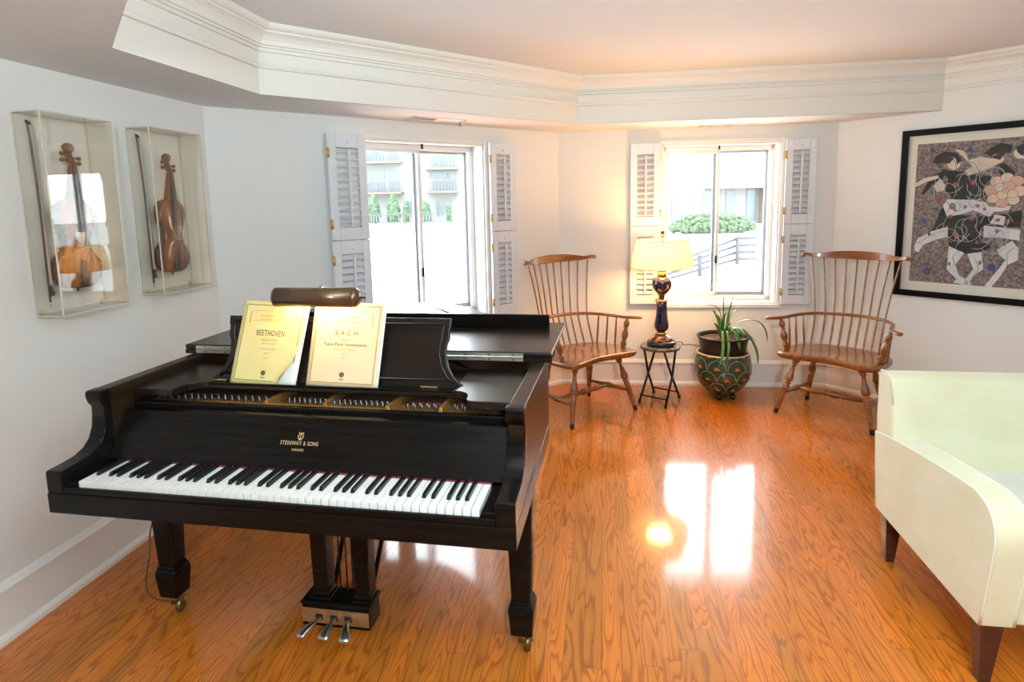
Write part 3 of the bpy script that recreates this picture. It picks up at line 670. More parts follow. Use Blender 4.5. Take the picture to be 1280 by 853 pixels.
# ------------------------------------------------------------------ windsor armchairs
def windsor(label, loc, rz):
    t = thing('windsor_armchair', label, 'chair', loc, rz, 'comb-back armchairs by the window')
    # seat
    half_ = [(0,.030),(.09,.018),(.19,-.004),(.27,-.020),(.315,-.006),(.335,.05),(.348,.14),(.345,.23),(.315,.33),(.25,.41),(.15,.46),(0,.478)]
    o = [(p.x,p.y) for p in bez([(x,y,0) for x,y in half_],4)]; ol = o+[(-x,y) for x,y in reversed(o[1:-1])]
    mb = MB(); n = len(ol); cx, cy = 0,.22; rings = []
    for k, z, sc in ((0,.408,.90),(1,.414,.955),(2,.432,1.0),(3,.446,.995),(4,.453,.96)): rings.append([(cx+(x-cx)*sc, cy+(y-cy)*sc, z) for x,y in ol])
    for sc in (.85,.7,.5,.3,.12):
        rr = []
        for x, y in ol:
            X, Y = cx+(x-cx)*sc, cy+(y-cy)*sc
            dip = .016*math.exp(-((X/.2)**2+((Y-.22)/.17)**2)) ; rid = .007*math.exp(-(X/.03)**2-((Y-.05)/.10)**2)
            rr.append((X,Y,.454-dip+rid))
        rings.append(rr)
    vs = [p for r_ in rings for p in r_]; fs = []
    for j in range(len(rings)-1):
        for i in range(n): fs.append((j*n+i, j*n+(i+1)%n, (j+1)*n+(i+1)%n, (j+1)*n+i))
    fs += [tuple(range(n-1,-1,-1)), tuple(range((len(rings)-1)*n, len(rings)*n))]
    mb.add(vs, fs, 0, True); mb.build('seat', MAPLE2, t)
    LP = [(0,.0115),(.05,.0120),(.30,.0155),(.46,.0185),(.495,.0200),(.505,.0140),(.518,.0140),(.522,.0215),(.532,.0225),(.542,.0215),(.546,.0140),(.560,.0150),(.575,.0225),(.60,.0245),(.63,.0235),(.70,.0165),(.79,.0108),(.85,.0100),(.856,.0175),(.868,.0185),(.878,.0175),(.884,.0120),(.895,.0200),(.92,.0235),(.945,.0215),(.965,.0150),(1,.0140)]
    feet = {}
    for sx in (-1,1):
        for fx, fy, tx, ty in ((.314,0,.205,.085), (.268,.455,.185,.355)):
            a = Vector((sx*fx,fy,.004)); b = Vector((sx*tx,ty,.425)); mb = MB(); mb.turned(a, b, LP); lg = mb.build('leg', MAPLE, t); feet[(sx,fy>0)] = (a,b)
            mb = MB(); d = (b-a).normalized(); mb.lathe([(-.004,.014),(.022,.0155),(.032,.0145)], 12, 0, a, d); mb.build('rubber_tip', RUBBER, lg)
    SP = [(0,.009),(.12,.0105),(.33,.0125),(.45,.018),(.5,.0205),(.55,.018),(.67,.0125),(.88,.0105),(1,.009)]
    mids = []
    for sx in (-1,1):
        a, b = feet[(sx,False)]; c, d = feet[(sx,True)]; p = a+(b-a)*.35; q = c+(d-c)*.33
        mb = MB(); mb.turned(p, q, SP, 12); mb.build('stretcher', MAPLE, t); mids.append((p+q)/2)
    CP = [(0,.008),(.10,.011),(.26,.0175),(.34,.015),(.355,.011),(.37,.019),(.39,.019),(.40,.013),(.43,.014),(.46,.021),(.5,.0225),(.54,.021),(.57,.014),(.60,.013),(.61,.019),(.63,.019),(.645,.011),(.66,.015),(.74,.0175),(.90,.011),(1,.008)]
    mb = MB(); mb.turned(mids[0], mids[1], CP, 12); mb.build('cross_stretcher', MAPLE, t)
    # arm rail, bent round the back
    rp = [(-.425,.045,.676),(-.385,.085,.676),(-.345,.15,.676),(-.325,.25,.676),(-.295,.36,.677),(-.215,.455,.679),(-.11,.497,.681),(0,.508,.682)]
    rail = bez(rp+[(-x,y,z) for x,y,z in reversed(rp[:-1])], 5); N = len(rail)
    vs = []; fs = []
    for i, p_ in enumerate(rail):
        tg = (rail[min(i+1,N-1)]-rail[max(i-1,0)]).normalized(); nn = Vector((-tg.y,tg.x,0)); e = min(i,N-1-i)
        hw_ = .013 if e > 9 else .013+.010*(1-e/9.) ; hw_ = hw_*(.55 if e == 0 else 1); hz = .0105
        for a in range(10):
            an = 2*PI*a/10; vs.append(p_+nn*math.cos(an)*hw_*1.1+Vector((0,0,math.sin(an)*hz*1.1)))
    for i in range(N-1):
        for a in range(10): fs.append((i*10+a, i*10+(a+1)%10, (i+1)*10+(a+1)%10, (i+1)*10+a))
    fs += [tuple(range(10)), tuple(range((N-1)*10,N*10))]
    mb = MB(); mb.add(vs, fs, 0, True); mb.build('arm_rail', MAPLE, t)
    PP = [(0,.0125),(.10,.0150),(.16,.0200),(.20,.0185),(.205,.0125),(.215,.0185),(.235,.0185),(.242,.0120),(.27,.0125),(.34,.0165),(.42,.0205),(.50,.0210),(.58,.0155),(.645,.0105),(.66,.0105),(.666,.0180),(.69,.0180),(.696,.0110),(.72,.0125),(.76,.0180),(.82,.0205),(.88,.0165),(.93,.0100),(1,.0085)]
    for sx in (-1,1):
        mb = MB(); mb.turned((sx*.296,.115,.445),(sx*.352,.122,.672), PP, 12); mb.build('arm_post', MAPLE, t)
    # crest rail
    cr = []; K = 36; vs = []; fs = []
    for i in range(K+1):
        s = -1+2*i/K; x = s*.340; y = .562-.098*abs(s)**2.2
        top = 1.146-.022*min(1,abs(s)/.72)**2.2; bot = 1.085+.006*abs(s)
        if abs(s) > .74:
            q = (abs(s)-.74)/.26; top += .004*math.sin(q*PI)*-1+.012*q*q; bot += .004+.018*q*q*(1 if q < .75 else 1)
        th_ = .0095 if abs(s) < .9 else .0115
        if i in (0,K): top -= .010; bot += .006
        vs += [(x,y-th_,bot),(x,y+th_,bot),(x,y+th_+.004,top),(x,y-th_+.004,top)]
    for i in range(K):
        for a in range(4): fs.append((i*4+a, i*4+(a+1)%4, (i+1)*4+(a+1)%4, (i+1)*4+a))
    fs += [(0,1,2,3),(K*4,K*4+1,K*4+2,K*4+3)]
    mb = MB(); mb.add(vs, fs); mb.build('crest_rail', MAPLE, t, .006, 3)
    for sx in (-1,1):                                           # carved ears at the crest ends
        mb = MB(); mb.lathe([(-.013,.004),(-.012,.0135),(.0,.0155),(.012,.0135),(.013,.004)], 16, 0, (sx*.338,.466,1.113), (0,1,.1)); mb.build('crest_ear', MAPLE, t)
    # spindles
    for i in range(9):
        s = (i-4)/4.; xs_ = s*.225; ys_ = .433-.075*abs(s)**2; xr = s*.232; u_ = abs(xr)
        yr = .508-.052*(u_/.215)**2 if u_ < .215 else .455-.02
        xt = s*.292; yt = .562-.098*abs(s*.86)**2.2
        pts = bez([(xs_,ys_,.445),(xs_*.99+.3*(xr-xs_),ys_+(yr-ys_)*.5,.56),(xr,yr,.682),(xr+(xt-xr)*.38,yr+(yt-yr)*.5,.88),(xt,yt,1.09)],5); L_ = len(pts)-1
        mb = MB(); mb.tube(pts, [.0058+.0022*math.sin(PI*min(1,j/L_*1.9)) if j/L_ < .53 else .0059 for j in range(L_+1)], 8); mb.build('spindle', MAPLE, t)
    for sx in (-1,1):
        for xs_, ys_, xr, yr in ((.268,.362,.292,.366),(.300,.295,.315,.290),(.318,.220,.330,.212)):
            mb = MB(); mb.tube([(sx*xs_,ys_,.443),(sx*(xs_+xr)/2,(ys_+yr)/2,.56),(sx*xr,yr,.677)], [.0062,.0082,.0058], 8); mb.build('short_spindle', MAPLE, t)
    return t
cl = windsor('wooden comb-back windsor armchair between the piano and the lamp stool', (.652,4.157,0), math.atan2(.371,.518))
dup(cl, (2.110,3.987,0), math.atan2(-.45,.423), 'wooden comb-back windsor armchair beside the sofa, under the framed artwork')

# ------------------------------------------------------------------ stool and table lamp
SX, SY, SZ = 1.135, 4.54, .44
t = thing('folding_stool', 'small round folding stool with mottled stone-look top and crossed black legs', 'stool', (SX,SY,0), R(50))
mb = MB(); mb.lathe([(SZ-.026,.135),(SZ-.024,.150),(SZ-.006,.153),(SZ,.147)], 40); mb.build('seat', MARBLE, t)
for y0 in (-.10,.10):                                            # a crossed pair of tubes on each side
    for sg in (-1,1):
        yy = y0+.010*sg; mb = MB(); mb.tube([(sg*-.085,yy*.82,SZ-.026),(sg*.02,yy,.20),(sg*.142,yy*1.08,.0125)], .0092, 10); mb.lathe([(0,.0115),(.02,.0115)], 10, 0, (sg*.142,yy*1.08,0)); mb.build('leg', DARKM, t)
for sg in (-1,1):
    mb = MB(); mb.tube([(sg*.115,-.108,.055),(sg*.115,.108,.055)], .0065, 8); mb.build('cross_bar', DARKM, t)
t = thing('table_lamp', 'lit table lamp with cobalt and gilt base and pleated cream shade', 'lamp', (SX+.008,SY,SZ+.001))
mb = MB(); mb.lathe([(0,.100),(.004,.108),(.018,.109),(.03,.106),(.036,.096)], 40); mb.build('base', noisy('black_lacquer', (.008,.008,.010), (.012,.010,.012), (9,9,9), .12), t)
def floral(name):                                               # gilt flowers on cobalt glaze
    m = mat(name, (.012,.010,.04), .07, 0, .5, .6); n, l = nodes(m); p = n['Principled BSDF']
    tc = n.new('ShaderNodeTexCoord'); vo = n.new('ShaderNodeTexVoronoi'); vo.inputs['Scale'].default_value = 26; l.new(tc.outputs['Object'], vo.inputs['Vector'])
    r = n.new('ShaderNodeValToRGB'); r.color_ramp.interpolation = 'CONSTANT'; e = r.color_ramp.elements; e[0].color = (.9,.75,.6,1); e[1].position = .22; e[1].color = (.62,.20,.06,1)
    q = e.new(.48); q.color = (.07,.018,.015,1); l.new(vo.outputs['Distance'], r.inputs[0]); l.new(r.outputs[0], p.inputs['Base Color']); return m
mb = MB(); mb.lathe([(.034,.090),(.05,.084),(.068,.072),(.082,.050),(.088,.042)], 40); mb.build('floral_dome', floral('gilt_flowers'), t)
mb = MB(); mb.lathe([(.086,.040),(.092,.044),(.100,.040),(.104,.034)], 32); mb.build('gilt_collar', GILT, t)
mb = MB(); mb.lathe([(.103,.030),(.112,.040),(.130,.052),(.150,.055),(.175,.053),(.21,.046),(.26,.041),(.31,.040),(.336,.042),(.340,.038)], 36)
def gilded(name):
    m = mat(name, (.012,.012,.05), .05, 0, .5, .8); n, l = nodes(m); p = n['Principled BSDF']
    tc = n.new('ShaderNodeTexCoord'); no = n.new('ShaderNodeTexNoise'); no.inputs['Scale'].default_value = 11; no.inputs['Detail'].default_value = 2; l.new(tc.outputs['Object'], no.inputs['Vector'])
    r = n.new('ShaderNodeValToRGB'); r.color_ramp.interpolation = 'CONSTANT'; e = r.color_ramp.elements; e[0].color = (.010,.009,.035,1); e[1].position = .64; e[1].color = (.60,.28,.08,1)
    l.new(no.outputs['Fac'], r.inputs[0]); l.new(r.outputs[0], p.inputs['Base Color']); return m
GCOB = gilded('cobalt_with_gilding')
mb.build('column', GCOB, t)
mb = MB(); mb.lathe([(.338,.046),(.344,.052),(.350,.050),(.356,.040),(.362,.030)], 32); mb.build('gilt_collar', GILT, t)
mb = MB(); mb.lathe([(.360,.024),(.374,.020),(.388,.022),(.400,.036),(.42,.056),(.445,.071),(.470,.077),(.495,.074),(.515,.062),(.527,.042),(.532,.030)], 40); mb.build('globe', GCOB, t)
mb = MB(); mb.lathe([(.530,.030),(.536,.036),(.560,.036),(.564,.030),(.57,.030),(.58,.042),(.588,.044),(.592,.020)], 32); mb.build('burner_collar', GILT, t)
mb = MB(); mb.tube([(0,0,.59),(0,0,.85)], .005, 8); mb.tube([(0,0,.60),(.07,0,.64),(.075,0,.76),(0,0,.842)], .002, 6); mb.tube([(0,0,.60),(-.07,0,.64),(-.075,0,.76),(0,0,.842)], .002, 6); mb.build('harp', BRASS, t)
mb = MB(); mb.lathe([(.838,.004),(.846,.009),(.855,.013),(.866,.011),(.872,.003)], 14); mb.build('finial', BLACK, t)
def shade_mat():
    m = bpy.data.materials.new('pleated_shade'); m.use_nodes = True; n, l = nodes(m); n.remove(n['Principled BSDF']); out = n['Material Output']
    d = n.new('ShaderNodeBsdfDiffuse'); d.inputs[0].default_value = (.86,.76,.56,1); tr = n.new('ShaderNodeBsdfTranslucent'); tr.inputs[0].default_value = (.40,.32,.19,1)
    mx = n.new('ShaderNodeMixShader'); mx.inputs[0].default_value = .55; l.new(d.outputs[0], mx.inputs[1]); l.new(tr.outputs[0], mx.inputs[2]); l.new(mx.outputs[0], out.inputs[0]); return m
SHADE = shade_mat()
npl = 72; vs = []; fs = []; N_ = npl*2
prs = [(.594,.224),(.600,.225),(.66,.222),(.72,.211),(.77,.197),(.800,.186),(.806,.184)]
for j, (z, r_) in enumerate(prs):
    for i in range(N_):
        a = 2*PI*i/N_; rr = r_+(.0034 if i % 2 else -.0020); vs.append((rr*math.cos(a), rr*math.sin(a), z))
for j in range(len(prs)-1):
    for i in range(N_): fs.append((j*N_+i, j*N_+(i+1)%N_, (j+1)*N_+(i+1)%N_, (j+1)*N_+i))
mb = MB(); mb.add(vs, fs, 0, False); sh = mb.build('lamp_shade', SHADE, t)
TAPE = mat('shade_tape', (.72,.58,.36), .8)
for z, r_ in ((.597,.2255),(.8035,.1865)):
    mb = MB(); mb.tube([(r_*math.cos(2*PI*i/48), r_*math.sin(2*PI*i/48), z) for i in range(48)], .0035, 6, closed=True); mb.build('shade_trim', TAPE, sh)
mb = MB()
for i in range(3): mb.tube([(0,0,.842),(.185*math.cos(i*2.09),.185*math.sin(i*2.09),.803)], .0015, 5)
mb.build('shade_spider', BRASS, t)
EM = bpy.data.materials.new('bulb_glow'); EM.use_nodes = True; EM.node_tree.nodes['Principled BSDF'].inputs['Emission Color'].default_value = (1,.72,.38,1); EM.node_tree.nodes['Principled BSDF'].inputs['Emission Strength'].default_value = 6
mb = MB(); mb.sphere((0,.035,.70), .028, 0, 16, (1,1,1.25)); mb.build('bulb', EM, t)
pl_ = bpy.data.lights.new('table_lamp_bulb', 'POINT'); pl_.energy = BULB; pl_.color = (1,.53,.20); pl_.shadow_soft_size = .09
po = bpy.data.objects.new('table_lamp_bulb', pl_); C.objects.link(po); po.parent = t; po.location = (0,-.01,.705)
mb = MB(); mb.tube(bez([(SX+.112,SY+.045,SZ+.0045),(SX+.158,SY+.062,SZ+.005),(SX+.20,SY+.10,.430),(1.35,4.70,.398),(1.46,4.80,.372),(1.60,4.86,.30),(1.68,4.872,.10),(1.72,4.86,.012)],8), .0035, 6)
tag(mb.build('lamp_cord', CABLE), 'thin brown cord running from the table lamp behind the potted plant', 'cord')

# ------------------------------------------------------------------ planter
QX, QY = 1.640, 4.60
def cloisonne():
    m = mat('cloisonne', (.05,.12,.08), .16, 0, .5, .5); n, l = nodes(m); p = n['Principled BSDF']
    def mth(op, a, b=None):
        x = n.new('ShaderNodeMath'); x.operation = op
        for i, q in enumerate((a, b)):
            if q is None: continue
            if isinstance(q, (int,float)): x.inputs[i].default_value = q
            else: l.new(q, x.inputs[i])
        return x.outputs[0]
    tc = n.new('ShaderNodeTexCoord'); sp_ = n.new('ShaderNodeSeparateXYZ'); l.new(tc.outputs['Object'], sp_.inputs[0])
    ang = mth('ARCTAN2', sp_.outputs[1], sp_.outputs[0]); u = mth('MULTIPLY', ang, 9/(2*PI)); v = mth('MULTIPLY', sp_.outputs[2], 11.5)
    row = mth('FLOOR', v); uo = mth('ADD', u, mth('MULTIPLY', row, .5)); fu = mth('SUBTRACT', mth('FRACT', uo), .5); fv = mth('FRACT', v)
    # overlapping fan scales: distance from the bottom centre of each cell
    d = mth('SQRT', mth('ADD', mth('MULTIPLY', mth('MULTIPLY', fu, fu), 3.2), mth('MULTIPLY', fv, fv)))
    r = n.new('ShaderNodeValToRGB'); r.color_ramp.interpolation = 'CONSTANT'; e = r.color_ramp.elements
    e[0].position = 0; e[0].color = (.50,.16,.06,1); e[1].position = .24; e[1].color = (.05,.055,.018,1)
    for pos, c in ((.42,(.018,.055,.028)),(.58,(.010,.042,.046)),(.72,(.016,.060,.034)),(.815,(.36,.29,.11)),(.865,(.015,.038,.026))):
        q = e.new(pos); q.color = (*c,1)
    no = n.new('ShaderNodeTexNoise'); no.inputs['Scale'].default_value = 40; l.new(tc.outputs['Object'], no.inputs['Vector'])
    l.new(mth('ADD', d, mth('MULTIPLY', mth('SUBTRACT', no.outputs['Fac'], .5), .22)), r.inputs[0]); l.new(r.outputs[0], p.inputs['Base Color']); return m
t = thing('ornamental_planter', 'round green and gold patterned ceramic planter on small ball feet', 'planter', (QX,QY,0))
mb = MB(); mb.lathe([(.045,.110),(.060,.128),(.10,.165),(.16,.200),(.215,.2165),(.262,.216),(.31,.207),(.345,.198),(.358,.196),(.358,.186),(.33,.178),(.09,.14),(.085,.01)], 56, caps=False); mb.lathe([(.045,.110),(.046,.001)], 56, caps=False); mb.build('bowl', cloisonne(), t)
mb = MB(); mb.tube([(.192*math.cos(2*PI*i/48), .192*math.sin(2*PI*i/48), .360) for i in range(48)], .006, 8, closed=True); mb.build('rim_band', mat('pale_gilt', (.72,.62,.42), .3, .3), t)
for a in (R(240), R(300), R(120), R(60)):
    mb = MB(); mb.sphere((.105*math.cos(a), .105*math.sin(a), .0245), .024, 0, 14); mb.build('foot', mat('black_lacquer_foot', (.01,.01,.01), .2) if a == R(240) else bpy.data.materials['black_lacquer_foot'], t)
t2 = thing('potted_plant', 'strap-leaved green plant in a black pot set in the ornamental planter', 'plant', (QX,QY,.0))
mb = MB(); mb.lathe([(.10,.128),(.30,.160),(.36,.167),(.475,.186),(.477,.196),(.492,.198),(.494,.190),(.48,.182),(.46,.180)], 48, caps=False); mb.lathe([(.10,.128),(.099,.001)], 48, caps=False); mb.build('pot', PLASTICP, t2)
mb = MB(); vs = []; fs = []
for j in range(9):
    for i in range(32):
        r_ = .183*j/8+.0005; a = 2*PI*i/32; vs.append((r_*math.cos(a), r_*math.sin(a), .455+random.uniform(0,.012)+(.012*(1-j/8))))
for j in range(8):
    for i in range(32): fs.append((j*32+i, j*32+(i+1)%32, (j+1)*32+(i+1)%32, (j+1)*32+i))
mb.add(vs, fs, 0, True); mb.build('bark_soil', SOIL, t2)
def strap(pts, w, m=LEAF):
    c = bez(pts, 7); N = len(c); vs = []; fs = []
    for i, p_ in enumerate(c):
        tg = (c[min(i+1,N-1)]-c[max(i-1,0)]).normalized(); sd = tg.cross(Vector((0,0,1)))
        if sd.length < .15: sd = Vector((1,.2,0))
        sd.normalize(); nn = sd.cross(tg).normalized(); s = i/(N-1); ww = w*(.35+1.3*s if s < .5 else 1.0)*(1 if s < .72 else max(.03,1-((s-.72)/.28)**1.6))*.5
        vs += [p_-sd*ww+nn*ww*.35, p_, p_+sd*ww+nn*ww*.35, p_-sd*ww+nn*ww*.35+nn*.0012, p_+nn*.0012, p_+sd*ww+nn*ww*.35+nn*.0012]
    for i in range(N-1):
        a = i*6; b = a+6; fs += [(a,a+1,b+1,b),(a+1,a+2,b+2,b+1),(a+4,a+3,b+3,b+4),(a+5,a+4,b+4,b+5),(a,b,b+3,a+3),(a+2,a+5,b+5,b+2)]
    mb = MB(); mb.add(vs, fs, 0, True); return mb.build('leaf', m, t2)
z0 = .47
strap([(-.01,0,z0),(-.02,-.01,.60),(-.05,-.01,.70),(-.115,-.02,.735),(-.155,-.02,.730)], .024, LEAFD)
strap([(.0,0,z0),(-.005,0,.62),(-.008,0,.80)], .010, LEAFD)
strap([(.01,0,z0),(.03,0,.62),(.06,.01,.73),(.075,.01,.79)], .018, LEAFD)
strap([(0,-.02,z0),(.015,-.03,.57),(.05,-.04,.66),(.085,-.04,.70)], .034)
strap([(.01,-.02,z0),(.06,-.05,.575),(.15,-.06,.62),(.25,-.05,.60),(.315,-.03,.52),(.335,-.02,.43)], .020)
strap([(.02,-.03,z0),(.08,-.09,.56),(.13,-.14,.52),(.175,-.19,.42),(.19,-.21,.31)], .036)
strap([(0,-.03,z0),(.03,-.10,.56),(.045,-.17,.51),(.055,-.20,.42)], .034)
strap([(-.02,-.03,z0),(-.05,-.12,.55),(-.07,-.20,.46),(-.085,-.225,.36),(-.11,-.23,.29)], .022)
strap([(-.01,-.04,z0),(-.02,-.13,.55),(-.03,-.205,.46),(-.045,-.225,.36),(-.045,-.23,.30)], .020)
strap([(.02,0,z0),(.09,.02,.54),(.18,.0,.50),(.245,-.03,.44)], .022)
strap([(-.02,0,z0),(-.06,-.03,.56),(-.095,-.06,.60)], .026)
strap([(-.01,.01,z0),(-.035,.0,.58),(-.06,-.02,.66)], .034)
strap([(0,.02,z0),(.0,.0,.60),(.015,-.02,.68)], .032)
strap([(-.02,.0,z0),(-.04,.01,.58),(-.075,.0,.67),(-.10,-.02,.69)], .022)
strap([(.02,.01,z0),(.04,.02,.60),(.045,.0,.72)], .022)
strap([(.01,-.03,z0),(.02,-.07,.56),(.06,-.13,.56),(.10,-.18,.50)], .030)
strap([(.01,.03,z0),(.07,.09,.56),(.10,.16,.53)], .028, LEAFD)

# ------------------------------------------------------------------ sofa
sa = R(-9)
t = thing('upholstered_sofa', 'pale green velvet sofa with welted sloping arms and dark tapered legs', 'sofa', (1.433,1.724,0), sa)
SW, SD = 1.62, .78
def armprof():
    o = [(0,.207),(.735,.215),(.758,.38),(.778,.530)]
    topc = [(.778,.536),(.70,.551),(.60,.566),(.45,.586),(.28,.604),(.14,.616),(.07,.618),(.015,.604),(-.018,.575),(-.036,.535),(-.038,.48),(-.022,.36),(-.008,.26)]
    return o+[(p_.x,p_.y) for p_ in bez([(a,b,0) for a,b in topc],3)]
def sofa_arm(x0, x1):
    pr = armprof(); mb = MB(); mb.prism(pr, x0, x1, 'x'); a = mb.build('arm', VELVET, t, .010, 3)
    for x in (x0+.004, x1-.004):
        mb = MB(); mb.tube([(x,y,z) for y,z in pr[1:]+[(-.001,.214)]], .0048, 8); mb.build('welt', WELT, a)
sofa_arm(0,.104); sofa_arm(SW-.104,SW)
bpf = [(.60,.22),(.615,.45),(.655,.70),(.672,.785),(.690,.806),(.730,.818),(.775,.812),(.787,.79),(.782,.60),(.765,.45),(.735,.215)]
mb = MB(); mb.prism(bpf, 0.004, SW-.004, 'x'); bk_ = mb.build('backrest', VELVET, t, .014, 3)
mb = MB(); mb.tube([(.009,y,z) for y,z in bpf[2:10]], .004, 8); mb.build('welt', WELT, bk_)
mb = MB(); mb.box(.10, SW-.10, .012, .66, .207, .335); mb.build('seat_frame', VELVET, t, .012, 3)
for x0, x1 in ((.108, SW/2-.002), (SW/2+.002, SW-.108)):
    mb = MB(); mb.box(x0, x1, .0, .625, .345, .458); cu = mb.build('seat_cushion', CUSH, t, .028, 4)
    for z in (.352,.452):
        mb = MB(); mb.tube([(x0+.01,.008,z),(x1-.01,.008,z)], .0045, 8); mb.build('welt', WELT, cu)
for x, y in ((.045,.035),(.045,.690),(SW-.045,.035),(SW-.045,.690)):
    mb = MB(); mb.taper(x, y, .0, .034, .034, .212, .066, .066, dx=0); mb.build('leg', MAHOG, t, .003)

# ------------------------------------------------------------------ framed artwork on the right wall
t = thing('framed_artwork', 'large framed figure artwork in a black frame on the right wall', 'picture')
t.matrix_world = f3
PW0, PW1, PZ0, PZ1 = .458, 1.83, .821, 1.990
mb = MB(); fw = .042
for bx in ((PW0, PW0+fw, PZ0, PZ1), (PW1-fw, PW1, PZ0, PZ1), (PW0+fw, PW1-fw, PZ0, PZ0+fw), (PW0+fw, PW1-fw, PZ1-fw, PZ1)): mb.box(bx[0], bx[1], -.034, -.002, bx[2], bx[3])
mb.build('frame', mat('black_lacquer_frame', (.006,.006,.006), .22, 0., .2), t, .003)
mb = MB(); mb.box(PW0+fw, PW1-fw, -.012, -.003, PZ0+fw, PZ1-fw); mb.build('mount', mat('cream_mount', (.72,.71,.62), .8), t)
px0, px1, pz0, pz1 = .553, 1.735, .928, 1.890
PRINT = noisy('mottled_print', (.075,.055,.052), (.32,.265,.25), (60,60,60), .7, detail=9, lo=.32, hi=.66)
mb = MB(); mb.box(px0, px1, -.0128, -.012, pz0, pz1); prn = mb.build('print', PRINT, t)
def aw(x, y):                                                    # drawing grid 580 x 853 on to the wall
    xl = 118-40*(y-125)/615.; yt = 125-33*(x-118)/462.; yb = 740+42*(x-78)/502.
    return (px0+(x-xl)/(580-xl)*.60, pz1-(y-yt)/(yb-yt)*(pz1-pz0))
LAY = [0]
def shape(name, polys, m):
    LAY[0] += 1; y = -.0129-.00022*LAY[0]; mb = MB()
    for po_ in polys: mb.prism([aw(*q) for q in po_], y-.00015, y+.0001, 'y')
    return mb.build(name, m, prn)
def blob(x, y, r, k=14, ec=1.): return [(x+r*math.cos(2*PI*i/k), y+r*ec*math.sin(2*PI*i/k)) for i in range(k)]
ABK = noisy('art_black', (.012,.012,.013), (.03,.03,.03), (60,60,60), .7); AWH = noisy('art_white', (.62,.63,.64), (.74,.75,.76), (40,40,40), .75); ACR = noisy('art_cream', (.60,.52,.42), (.70,.62,.52), (30,30,30), .75)
APK = noisy('art_pink', (.62,.36,.28), (.70,.46,.38), (30,30,30), .75); ABL = mat('art_blue', (.05,.09,.22), .75); ARD = mat('art_red', (.32,.10,.07), .75); ALN = mat('art_line', (.55,.54,.52), .75); ADK = mat('art_dark_line', (.04,.035,.03), .75)
shape('white_limb', [[(105,575),(125,545),(190,515),(268,495),(270,540),(215,552),(150,575),(125,612),(105,600)], [(275,585),(330,590),(352,610),(310,670),(330,720),(390,755),(385,768),(305,752),(318,735),(270,690)],
    [(362,615),(425,600),(440,690),(400,720),(375,760),(340,765),(395,690)], [(495,600),(555,560),(585,600),(585,650),(545,670),(520,720),(480,775),(450,768),(500,700),(535,650),(500,620)], [(430,490),(585,510),(585,560),(500,545),(432,545)]], AWH)
shape('black_body', [[(190,515),(240,400),(300,440),(450,450),(585,420),(585,500),(430,490),(425,560),(470,590),(420,612),(360,620),(280,585),(268,540),(268,490)], [(240,240),(330,245),(335,260),(430,265),(520,270),(530,330),(440,370),(290,370),(250,330),(262,285)],
    [(135,345),(150,320),(180,275),(240,235),(260,240),(235,280),(190,300),(150,350)], [(475,220),(500,210),(545,250),(540,275),(500,290),(480,250)]], ABK)
shape('patterned_sash', [[(240,400),(262,370),(380,375),(430,385),(450,405),(540,400),(530,420),(470,430),(450,450),(380,420),(320,440),(262,448)], [(455,480),(475,440),(520,450),(515,490)]], AWH)
shape('cream_sleeve', [[(105,300),(150,275),(215,262),(220,275),(160,292),(108,315)], [(285,145),(330,155),(350,195),(400,180),(450,190),(470,215),(420,240),(350,265),(335,240),(370,225),(350,205)], [(195,310),(225,275),(250,310),(245,330),(212,338)]], ACR)
shape('face', [blob(285,212,30,14,.85), blob(470,190,26,14,.85), blob(560,168,28,14,.85)], ACR)
shape('hat', [[(188,205),(205,175),(250,155),(300,165),(320,195),(300,215),(290,180),(240,185),(215,215)], [(412,165),(440,140),(480,120),(525,130),(520,165),(470,165),(440,178)], [(540,140),(570,125),(590,120),(590,180),(560,175),(545,160)]], ABK)
shape('mask', [[(215,190),(250,180),(285,188),(265,210),(225,208)], [(440,185),(480,160),(505,160),(480,195)]], ADK)
shape('flower', [blob(505,335,72,22,.85)], APK)
APT = [mat('art_petal_%s' % c, v, .75) for c, v in (('rose',(.66,.40,.32)),('peach',(.74,.55,.40)),('cream',(.70,.58,.44)))]
for k, (x, y, r_) in enumerate(((452,330,30),(472,290,28),(515,275,28),(555,290,30),(570,335,30),(545,375,28),(500,388,28),(462,368,26),(488,318,24),(528,312,26),(540,348,24),(500,352,24),(514,332,15))):
    shape('petal_edge', [blob(x, y, r_, 16, .82)], ADK); shape('petal', [blob(x, y, r_-1.6, 16, .82)], APT[k % 3])
shape('blue_spots', [blob(188,150,12), blob(357,150,12), blob(155,468,13), blob(168,697,17), blob(477,682,17), blob(180,527,8), blob(490,515,10), blob(403,447,9)], ABL)
shape('red_spots', [blob(222,365,14), blob(278,448,13,12,.7), blob(376,457,14,12,.7), blob(532,472,12), blob(210,655,9), blob(312,536,11,12,1.3), blob(346,545,9,12,1.4), blob(406,566,9), blob(282,664,6,10,1.6), blob(425,660,7,10,1.5), blob(297,305,12), blob(375,295,12), blob(356,650,10)], ARD)
shape('sash_flowers', [blob(288,402,16), blob(345,405,9), blob(400,400,9), blob(300,420,7), blob(430,415,7), blob(490,465,9)], mat('art_sash', (.25,.16,.16), .75))
def lines(name, cs, m, r=.0016):
    LAY[0] += 1; y = -.0132-.00022*LAY[0]; mb = MB()
    for c in cs: mb.tube([(aw(q.x,q.y)[0], y, aw(q.x,q.y)[1]) for q in bez([(a,b,0) for a,b in c],4)], r, 5, flat=1.)
    return mb.build(name, m, prn)
arcs = []
rr_ = random.Random(3)
for i in range(44):
    cx_, cy_, r_ = rr_.uniform(260,500), rr_.choice((rr_.uniform(270,350), rr_.uniform(460,575))), rr_.uniform(30,75); a_ = rr_.uniform(0,6.28)
    arcs.append([(cx_+r_*math.cos(a_+q*.5), cy_+r_*math.sin(a_+q*.5)) for q in range(6)])
